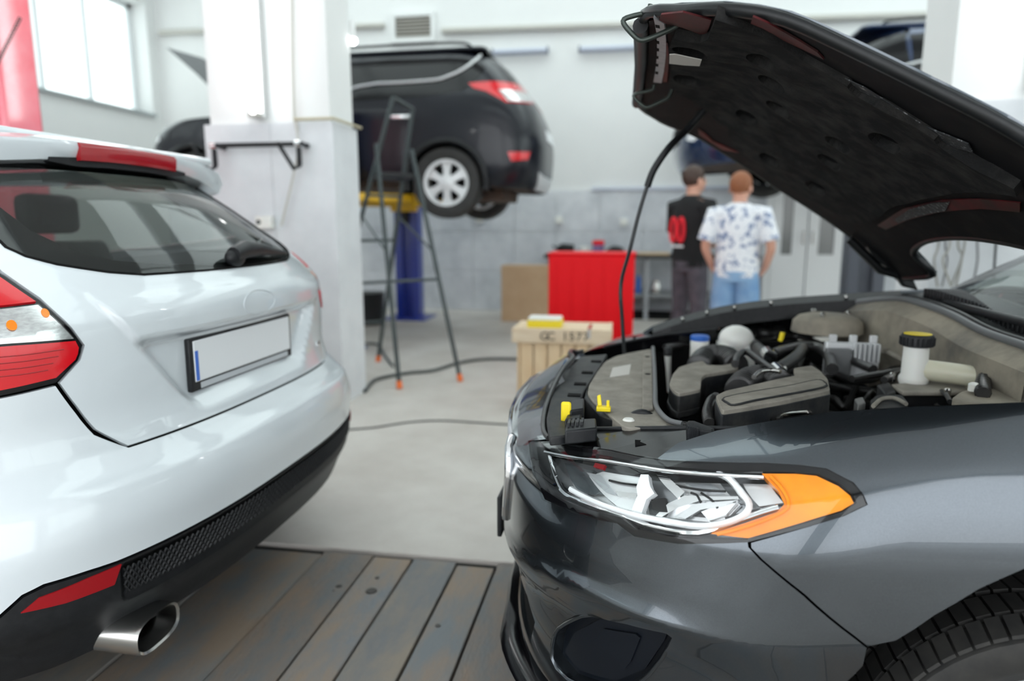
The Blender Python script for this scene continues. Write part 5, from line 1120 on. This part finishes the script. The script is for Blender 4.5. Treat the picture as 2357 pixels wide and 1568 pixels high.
# ============================================================ back wall fittings
T = thing('wall_vent', 'white framed louvred vent high on the back wall', 'vent', (-3.08, YB, 3.75))
obj('frame', MB().box(-3.40, -3.34, YB - .06, YB, 3.76, 4.16).box(-2.82, -2.76, YB - .06, YB, 3.76, 4.16).box(-3.34, -2.82, YB - .06, YB, 4.10, 4.16).box(-3.34, -2.82, YB - .06, YB, 3.76, 3.82), white_wall, T, bevel=.004)
obj('duct', MB().box(-3.34, -2.82, YB - .01, YB + .0, 3.82, 4.10), mat('vent_dark', (.16, .15, .13), .8), T)
for k in range(6): obj('louvre', MB().prism([(-3.34, YB - .05, 3.825 + k * .047), (-3.34, YB - .045, 3.82 + k * .047), (-3.34, YB - .012, 3.85 + k * .047), (-3.34, YB - .017, 3.856 + k * .047)], (.52, 0, 0)), mat('vent_slat', (.42, .40, .36), .6) if k == 0 else MATS['vent_slat'], T)
o = obj('wall_pipe', MB().tube([(-2.66, YB - .05, 3.89), (-.5, YB - .05, 3.86), (3.6, YB - .05, 3.80)], .045, 10), pipe_m, smooth=60); tag(o, 'long grey pipe along the top of the back wall', 'pipe')
o = obj('wall_pipe', MB().tube([(-7.0, YB - .05, 4.06), (-3.5, YB - .05, 4.0)], .04, 10), pipe_m, smooth=60); tag(o, 'grey pipe on the back wall left of the vent', 'pipe')
tube_light('pale unlit batten on the back wall behind the black car', -1.95, YB - .1, 3.53, 4.32, False, 'x')
tube_light('pale unlit batten on the back wall left of the bonnet', -.76, YB - .1, 3.52, 4.75, False, 'x')
for x, z in ((-2.15, 1.32), (-1.0, 1.30), (-.1, 1.27)):
    o = obj('wall_socket', MB().box(x - .05, x + .05, YB - .07, YB - .03, z - .05, z + .05), wht_pl, bevel=.008)
    tag(o, {-2.15: 'white socket on the grey wall behind the stepladder', -1.0: 'white socket on the grey wall above the red cabinet', -.1: 'white socket on the grey wall by the prop rod'}[x], 'socket', 'back wall sockets')
# double door
dr = struct('door_1', MB().box(1.78, 1.86, YB - .10, YB - .03, 0, 2.12).box(2.78, 2.86, YB - .10, YB - .03, 0, 2.12).box(1.78, 2.86, YB - .10, YB - .03, 2.12, 2.2), mat('white_door_frame', (.86, .87, .88), .4))
for (a, b, w0, w1) in ((1.87, 2.31, 1.99, 2.13), (2.33, 2.77, 2.46, 2.66)):
    dl = struct('door_leaf', MB().box(a, w0, YB - .085, YB - .04, .02, 2.11).box(w1, b, YB - .085, YB - .04, .02, 2.11).box(w0, w1, YB - .085, YB - .04, .02, .84).box(w0, w1, YB - .085, YB - .04, 1.85, 2.11), MATS['white_door_frame'], dr)
    struct('door_glass', MB().box(w0, w1, YB - .066, YB - .06, .84, 1.85), mat('grey_door_glass', (.22, .225, .22), .15), dl)
    struct('door_handle', MB().tube([(2.32 - (.06 if a < 2 else -.06), YB - .12, .98), (2.32 - (.06 if a < 2 else -.06), YB - .12, 1.15)], .012, 8), steel, dl)
# ============================================================ stepladder
lx = thing('stepladder', 'dark steel stepladder with orange feet beside the left pillar', 'ladder', (-1.97, 5.3, 0))
fA, fB, fC = Vector((-1.695, 4.833, 0)), Vector((-1.30, 5.154, 0)), Vector((-2.24, 5.816, 0)); fD = fC + (fA - fB)
tA, tB = Vector([(-1.947,5.17,1.842)][0]), Vector([(-1.75,5.43,1.824)][0])
tC, tD = Vector([(-1.738,5.45,2.138)][0]), Vector([(-1.818,5.22,2.186)][0])
for f, t, br in ((fA, tA, 0), (fB, tB, 0), (fC, tC, 1), (fD, tD, 1)):
    d = (t - f).normalized(); obj('rail', MB().tube([f + d * .05, f.lerp(t, .5), t], .017, 10), lad_m, lx, smooth=60)
    obj('foot', MB().tube([f, f + d * .06], .022, 10), org_pl, lx, smooth=60, label='orange rubber foot')
def at_h(f, t, h): return f.lerp(t, h / t.z)
for h in (.38, .74, 1.10, 1.46): obj('rung', MB().tube([at_h(fC, tC, h), at_h(fD, tD, h)], .013, 8), lad_m, lx, smooth=60)
for h in (.80,): obj('brace', MB().tube([at_h(fA, tA, h), at_h(fB, tB, h)], .012, 8), lad_m, lx, smooth=60)
pz = [at_h(fA, tA, 1.60), at_h(fB, tB, 1.60), at_h(fC, tC, 1.58), at_h(fD, tD, 1.58)]
obj('platform', MB().prism(pz, (0, 0, .03)), bl_plast, lx, bevel=.005)
obj('handle', MB().tube([tD, tC], .016, 8), lad_m, lx, smooth=60)
for a, b, c, d in ((fA, tA, fD, tD), (fB, tB, fC, tC)): obj('stay', MB().tube([at_h(a, b, 1.02), at_h(c, d, 1.3)], .008, 6), lad_m, lx)
# ============================================================ pine crate
cr = thing('wooden_crate', 'pine packing crate with stencilled lid in front of the red cabinet', 'crate', (-.42, 4.55, 0))
x0, x1, y0, y1, zt = -.70, -.15, 4.38, 4.72, .475
n = 6; w = (x1 - x0) / n
for k in range(n): obj('slat', MB().box(x0 + k * w + .004, x0 + (k + 1) * w - .004, y0, y0 + .018, .06, zt), wood_y, cr, bevel=.003)
for k in range(4):
    w2 = (y1 - y0) / 4
    for x in (x0 - .018, x1): obj('slat', MB().box(x, x + .018, y0 + .0 + k * w2 + .003, y0 + (k + 1) * w2 - .003, .06, zt), wood_y, cr, bevel=.003)
for k in range(n): obj('slat', MB().box(x0 + k * w + .004, x0 + (k + 1) * w - .004, y1 - .018, y1, .06, zt), wood_y, cr, bevel=.003)
for x in (x0 - .03, x1 - .04): obj('skid', MB().box(x, x + .07, y0 - .05, y1 + .03, 0, .06), wood_p, cr, bevel=.004)
lid = obj('lid', MB().box(x0 - .05, x1 + .05, y0 - .025, y0, zt - .012, zt + .088), wood_p, cr, bevel=.006)
for k in range(4): obj('lid_board', MB().box(x0 - .045, x1 + .045, y0 + k * .09, y0 + k * .09 + .086, zt + .055, zt + .082), wood_p, lid, bevel=.004)
obj('lid_side', MB().box(x1 + .02, x1 + .045, y0, y1 + .02, zt - .01, zt + .085).box(x0 - .045, x0 - .02, y0, y1 + .02, zt - .01, zt + .085), wood_p, lid, bevel=.004)
obj('strap', MB().box(-.255, -.235, y0 - .029, y0 + .2, zt + .03, zt + .092), steel, lid)
def lettering(name, txt, size, loc, rot, m, parent, ext=.001):
    cu = bpy.data.curves.new(name, 'FONT'); cu.body = txt; cu.size = size; cu.extrude = ext; cu.align_x = 'CENTER'; cu.align_y = 'CENTER'
    t = bpy.data.objects.new(name, cu); COL.objects.link(t); dg = bpy.context.evaluated_depsgraph_get()
    me = bpy.data.meshes.new_from_object(t.evaluated_get(dg)); bpy.data.objects.remove(t); bpy.data.curves.remove(cu)
    M = Matrix.Translation(Vector(loc) - base_of(parent)) @ rot.to_4x4(); me.transform(M); me.materials.clear(); me.materials.append(m)
    o = bpy.data.objects.new(name, me); COL.objects.link(o); o.parent = parent; return o
for k, ch_c in enumerate('GC 1577'):
    if ch_c != ' ': lettering('stencil_letter', ch_c, .078, (-.535 + k * .045, y0 - .027, zt + .036), Matrix.Rotation(PI / 2, 3, 'X'), ink, lid)
T = thing('yellow_case', 'flat yellow case with white top lying on the crate', 'box', (-.56, 4.5, zt + .083))
obj('case', MB().box(-.655, -.43, 4.40, 4.56, zt + .083, zt + .132), yel_pl, T, bevel=.006)
obj('case_lid', MB().box(-.65, -.435, 4.405, 4.555, zt + .132, zt + .150), wht_pl, T, bevel=.005)
# ============================================================ red cabinet, cardboard, bench
rc = thing('tool_cabinet', 'bright red steel tool cabinet behind the crate', 'cabinet', (-.31, 5.85, 0))
obj('body', MB().box(-.66, .04, 5.62, 6.10, .06, .985), red_cab, rc, bevel=.012)
for k in range(5): obj('side_rib', MB().box(-.60 + k * .13, -.585 + k * .13, 5.612, 5.62, .12, .93), red_cab, rc, bevel=.003)
obj('rim', MB().box(-.67, .05, 5.61, 6.11, .985, 1.0), red_cab, rc, bevel=.004)
for x in (-.6, -.02):
    for y in (5.68, 6.04): obj('castor', MB().lathe((x, y - .015, .035), [(.035, 0), (.035, .03)], 'y', 14), bl_matte, rc, smooth=50)
T = thing('cardboard_sheet', 'plain brown cardboard box standing left of the red cabinet', 'box', (-1.3, 8.77, 0))
obj('box', MB().box(-1.62, -.97, 8.62, 8.92, 0, .72), card_m, T, bevel=.006)
obj('flap', MB().box(-1.62, -.97, 8.615, 8.62, .60, .72), card_m, T)
wb = thing('workbench', 'long steel workbench with dark top against the back wall', 'bench', (.2, 9.4, 0))
obj('top', MB().box(-1.12, 1.62, 9.0, 9.72, .80, .85), mat('dark_bench_top', (.035, .03, .028), .6), wb, bevel=.006)
obj('shelf', MB().box(-1.08, 1.58, 9.1, 9.7, .30, .33), mat('grey_shelf', (.30, .31, .32), .5), wb, bevel=.004)
obj('plinth', MB().box(-1.08, 1.58, 9.1, 9.7, .0, .05), bl_matte, wb)
for x in (-1.08, .20, 1.54):
    for y in (9.06, 9.62): obj('leg', MB().box(x, x + .05, y, y + .05, .0, .80), mat('bench_leg_grey', (.35, .36, .38), .5) if 'bench_leg_grey' not in MATS else MATS['bench_leg_grey'], wb)
def item(name, label, cat, mb, m, **k): o = obj(name, mb, m, **k); tag(o, label, cat); return o
T = thing('power_drill', 'black power drill lying on the bench behind the red cabinet', 'tool', (-.85, 9.2, .85))
obj('drill_body', MB().tube([(-.98, 9.2, .92), (-.9, 9.2, .93), (-.74, 9.2, .92)], [.02, .06, .055], 12), bl_plast, T, smooth=60)
obj('grip', MB().tube([(-.80, 9.2, .91), (-.78, 9.2, .895)], .035, 10), bl_plast, T, smooth=60)
obj('chuck', MB().tube([(-.98, 9.2, .92), (-1.03, 9.2, .96)], [.02, .012], 10), lift_grey, T, smooth=60)
T = thing('red_tin', 'red and white tin on the workbench', 'tin', (-.42, 9.25, .85))
obj('tin', MB().lathe((-.42, 9.25, .85), [(.075, 0), (.075, .12)], 'z', 16), mat('tin_violet', (.22, .16, .35), .4), T, smooth=50)
obj('tin_lid', MB().lathe((-.42, 9.25, .97), [(.08, 0), (.08, .05), (.07, .06)], 'z', 16), red_cab, T, smooth=50)
item('tool_pouch', 'black tool pouch on the workbench beside the red tin', 'pouch', MB().prism([(-.32, 9.12, .85), (-.08, 9.12, .85), (-.08, 9.12, .92), (-.14, 9.12, .95), (-.24, 9.12, .96), (-.32, 9.12, .90)], (0, .2, 0)), bl_plast, bevel=.02)
item('white_pot', 'small white pot on the workbench between drill and tin', 'pot', MB().lathe((-.6, 9.22, .85), [(.05, 0), (.06, .09), (.055, .1)], 'z', 14), wht_pl, smooth=50)
item('blue_tray', 'blue tray on the workbench beside the person in black', 'tray', MB().box(.55, 1.02, 9.08, 9.35, .85, .90), mat('blue_tray', (.02, .10, .45), .4), bevel=.01)
item('wooden_plank', 'short wooden plank lying on the workbench', 'plank', MB().box(.1, .5, 9.05, 9.2, .85, .88), wood_y, bevel=.004)
item('spray_can', 'blue spray can on the lower bench shelf', 'can', MB().lathe((.12, 9.25, .332), [(.035, 0), (.035, .18), (.02, .21), (.02, .24)], 'z', 14), blu_pl, smooth=50)
item('metal_jug', 'dull metal jug on the lower bench shelf', 'jug', MB().lathe((.35, 9.25, .332), [(.06, 0), (.07, .1), (.045, .16), (.05, .18)], 'z', 14), steel, smooth=50)
item('black_bin', 'black bin standing by the blue lift column', 'bin', MB().lathe((-3.22, 8.1, 0), [(.17, 0), (.20, .38), (.21, .40)], 'z', 20), bl_plast, smooth=50)
# cables and hoses on the floor
def floor_line(name, label, cat, pts, r, m): o = obj(name, MB().tube(spline([(p[0], p[1], r) for p in pts], 6), r, 6), m, smooth=60); tag(o, label, cat)
floor_line('air_hose', 'dark air hose curving across the floor past the stepladder', 'hose', [(-1.903,4.659,),(-1.964,5.009,)] + [(-1.882,5.215,),(-1.773,5.334,),(-1.606,5.467,),(-1.468,5.828,),(-1.271,6.024,),(-0.956,6.078,)], .014, lad_m)
floor_line('air_hose', 'dark hose looping from behind the pillar to the ladder foot', 'hose', [(-2.723,6.596,),(-2.555,6.625,),(-2.27,6.068,),(-2.011,5.58,)], .013, lad_m)
floor_line('floor_cable', 'thin cable lying across the floor between the two cars', 'cable', [(-1.701,3.736,),(-1.514,3.823,),(-1.34,3.966,),(-1.163,4.036,),(-0.938,4.035,),(-0.686,4.021,)], .005, bl_hose)
floor_line('white_tube', 'white tube on the floor behind the stepladder', 'hose', [(-3.149,9.35,),(-2.98,9.329,),(-2.768,9.265,),(-2.488,9.167,)], .022, wht_pl)
# oil spots and debris on the planks
for i, (p, r) in enumerate(zip([(-0.952,2.038,),(-0.958,2.008,),(-0.832,2.03,),(-0.844,2.116,),(-0.554,1.87,)], (.012, .005, .020, .008, .009))):
    o = obj('oil_stain', MB().lathe((p[0], p[1], -.001), [(r, 0), (r * .9, .002)], 'z', 9), mat('oil_%d' % i, (.03, .026, .022), .4)); o.scale.x = 1.0
    tag(o, ['black lump of debris on the planks', 'tiny speck of debris on the planks', 'brown oil stain on the planks', 'small oil stain beside the brown one on the planks', 'oil stain on the narrow plank'][i], 'stain')
# ============================================================ people
def person(label, loc, rz, hgt, arms, hair_m, shirt_m, leg_m, shorts, head_turn):
    k = hgt / 1.75
    T = thing('person', label, 'person', loc); Rm = Matrix.Rotation(rz, 3, 'Z')
    def wp(p): return Vector(loc) + Rm @ (Vector(p) * k)
    V = []; E = []; Rr = []
    def v(p, r, frm=None):
        V.append(wp(p)); Rr.append(r * k)
        if frm is not None: E.append((frm, len(V) - 1))
        return len(V) - 1
    pel = v((0, 0, .94), .13); ab = v((0, .0, 1.08), .11, pel); ch_ = v((0, .0, 1.28), .115, ab); up = v((0, .005, 1.41), .07, ch_); nk = v((0, .0, 1.50), .056, up)
    hb = v((0, .012, 1.57), .070, nk); hm = v((0, .015, 1.645), .092, hb); ht = v((0, .01, 1.70), .078, hm)
    for sd in (-1, 1):
        sh, el, wr, hd_, fdir = arms[0 if sd < 0 else 1]
        a = v(sh, .056, up); b = v(el, .044, a); c = v(wr, .030, b)
        d = Vector(hd_) - Vector(wr); d.normalize(); pm = v(tuple(Vector(wr) + d * .055), .034, c)
        f = Vector(fdir).normalized(); sidev = d.cross(f).normalized()
        for q, ln in ((-.028, .062), (-.010, .075), (.009, .070), (.027, .055)):
            p0 = Vector(wr) + d * .085 + sidev * q; p1 = p0 + d * ln * .55 + f * .006; p2 = p1 + d * ln * .35 + f * .022
            x0_ = v(tuple(p0), .0105, pm); x1_ = v(tuple(p1), .0095, x0_); v(tuple(p2), .008, x1_)
        t0 = Vector(wr) + d * .035 + sidev * .034; t1 = t0 + d * .03 + sidev * .02 + f * .015; x0_ = v(tuple(t0), .012, pm); v(tuple(t1), .0095, x0_)
        hp = v((sd * .095, 0, .90), .095, pel); kn = v((sd * .11, .015, .50), .062, hp); an = v((sd * .115, -.02, .10), .040, kn); v((sd * .13, .12, .035), .035, an)
    base = Vector(loc)
    me = bpy.data.meshes.new('body'); me.from_pydata([tuple(p - base) for p in V], E, []); me.materials.append(skin_m)
    o = bpy.data.objects.new('body', me); COL.objects.link(o); o.parent = T
    sk = o.modifiers.new('skin', 'SKIN'); sk.use_smooth_shade = True
    if not me.skin_vertices: me.attributes.new  # layer comes with the modifier
    for i, s_ in enumerate(me.skin_vertices[0].data): s_.radius = (Rr[i], Rr[i]); s_.use_root = (i == 0)
    ss = o.modifiers.new('sub', 'SUBSURF'); ss.levels = 1; ss.render_levels = 2
    def ring(c, rx, ry, n=18): return [wp((c[0] + rx * math.cos(2 * PI * j / n), c[1] + ry * math.sin(2 * PI * j / n), c[2])) for j in range(n)]
    def limb(name_mb, P, R2):
        name_mb.tube([wp(p) for p in P], [r * k for r in R2], 12)
    # shirt
    mb = MB().loft([ring((0, 0, .86), .188, .135), ring((0, 0, .95), .19, .138), ring((0, .005, 1.08), .182, .13), ring((0, .008, 1.20), .195, .138), ring((0, .005, 1.32), .212, .138), ring((0, 0, 1.40), .198, .118), ring((0, -.004, 1.455), .15, .10), ring((0, -.004, 1.50), .078, .078)])
    for i in (0, 1):
        sh, el, *_ = arms[i]; s0, e0 = Vector(sh), Vector(el); limb(mb, [tuple(s0.lerp(Vector((0, 0, 1.38)), .35)), tuple(s0), tuple(s0.lerp(e0, .45)), tuple(s0.lerp(e0, .82))], [.09, .086, .080, .082])
    st = obj('tshirt', mb, shirt_m, T, smooth=60)
    mb = MB().loft([ring((0, 0, .985), .172, .128), ring((0, 0, .90), .182, .138), ring((0, 0, .82), .178, .132)])
    for sd in (-1, 1):
        if shorts: limb(mb, [(sd * .085, 0, .90), (sd * .10, .005, .70), (sd * .112, .012, .50)], [.105, .108, .100])
        else: limb(mb, [(sd * .085, 0, .90), (sd * .10, .005, .70), (sd * .11, .012, .50), (sd * .115, -.01, .25), (sd * .115, -.02, .05)], [.102, .092, .075, .068, .070])
    obj('denim_shorts' if shorts else 'jeans', mb, leg_m, T, smooth=60)
    for sd in (-1, 1): obj('shoe', MB().loft([[wp((sd * .12 + a * w, y, z)) for a, z in ((-1, 0), (1, 0), (.9, h * .6), (.4, h), (-.4, h), (-.9, h * .6))] for y, w, h in ((-.08, .03, .06), (-.06, .038, .09), (.04, .042, .085), (.14, .045, .06), (.18, .03, .035))]), mat('shoe_' + label[:5], (.05, .05, .055), .6), T, smooth=50)
    # head details, turned on the neck
    Hm = Rm @ Matrix.Rotation(head_turn, 3, 'Z'); hc = wp((0, .015, 1.635))
    def hp_(p): return hc + Hm @ (Vector(p) * k)
    def blob(c, r, n=9): m_ = MB().ball((0, 0, 0), r, n); m_.v = [tuple(hp_((p[0] + c[0], p[1] + c[1], p[2] + c[2]))) for p in m_.v]; return m_
    hr = MB(); src = MB().ball((0, 0, 0), (.094, .112, .105), 12)
    hr.v = [tuple(hp_((p[0], p[1] - .012, p[2] + .030 if p[2] > -.05 else p[2] * .9 + .02))) for p in src.v]; hr.f = [f for f in src.f if not (sum(src.v[i][1] for i in f) / len(f) > .055 and sum(src.v[i][2] for i in f) / len(f) < .055) and sum(src.v[i][2] for i in f) / len(f) > -.085]
    obj('hair', hr, hair_m, T, smooth=60)
    obj('face', blob((0, .012, -.022), (.076, .094, .108)), skin_m, T, smooth=180)
    obj('nose', blob((0, .112, -.03), (.014, .020, .022), 6), skin_m, T, smooth=180)
    for sd in (-1, 1):
        obj('ear', blob((sd * .086, -.004, -.020), (.013, .024, .034), 6), skin_m, T, smooth=180)
        obj('eye', blob((sd * .032, .094, -.004), (.013, .010, .010), 6), bl_gloss, T, smooth=180)
    obj('mouth', blob((0, .098, -.075), (.024, .008, .006), 6), print_r, T, smooth=180)
    return T, st, wp
armsR = [((-.20, -.01, 1.40), (-.275, -.04, 1.12), (-.215, .10, .93), (-.17, .15, .85), (1, .3, 0)), ((.20, -.01, 1.40), (.285, -.04, 1.12), (.23, .10, .93), (.18, .15, .85), (-1, .3, 0))]
person('person with short ginger hair in a white patterned T-shirt and denim shorts, seen from behind', (.87, 5.9, 0), math.radians(-14), 1.64, armsR, hair_r, cloth_w, denim, True, math.radians(-12))
armsL = [((-.19, -.01, 1.40), (-.25, .05, 1.13), (-.10, .25, 1.10), (.0, .29, 1.10), (0, 0, -1)), ((.19, -.01, 1.40), (.25, .05, 1.13), (.11, .25, 1.05), (.02, .30, 1.05), (0, 0, -1))]
T, st, wp = person('person with dark hair in a black T-shirt and washed black jeans', (.54, 6.45, 0), math.radians(-48), 1.74, armsL, hair_d, cloth_b, jeans_d, False, math.radians(-10))
k = 1.74 / 1.75
Rz = Matrix.Rotation(math.radians(-48), 3, 'Z')
for (x, z, w_, h_) in ((-.075, 1.19, .045, .21), (.02, 1.19, .045, .21)):
    pts = [(x + .5 * w_ * 1.5 * math.cos(a), -.150, z + .5 * h_ * math.sin(a)) for a in [2 * PI * j / 20 for j in range(21)]]
    obj('back_print', MB().tube([wp(p) for p in pts], .016, 6), print_r, st, smooth=60, label='red rounded numerals on the back')
obj('back_print_line', MB().prism([wp(p) for p in ((-.10, -.146, 1.035), (.05, -.146, 1.035), (.05, -.146, 1.055), (-.10, -.146, 1.055))], (0, -.004, 0)), plate_w, st)
q = wp((.262, -.045, 1.26)); obj('sleeve_badge', MB().ball(q, (.035, .02, .035), 8), blu_pl, st, smooth=180, label='round blue sleeve badge')
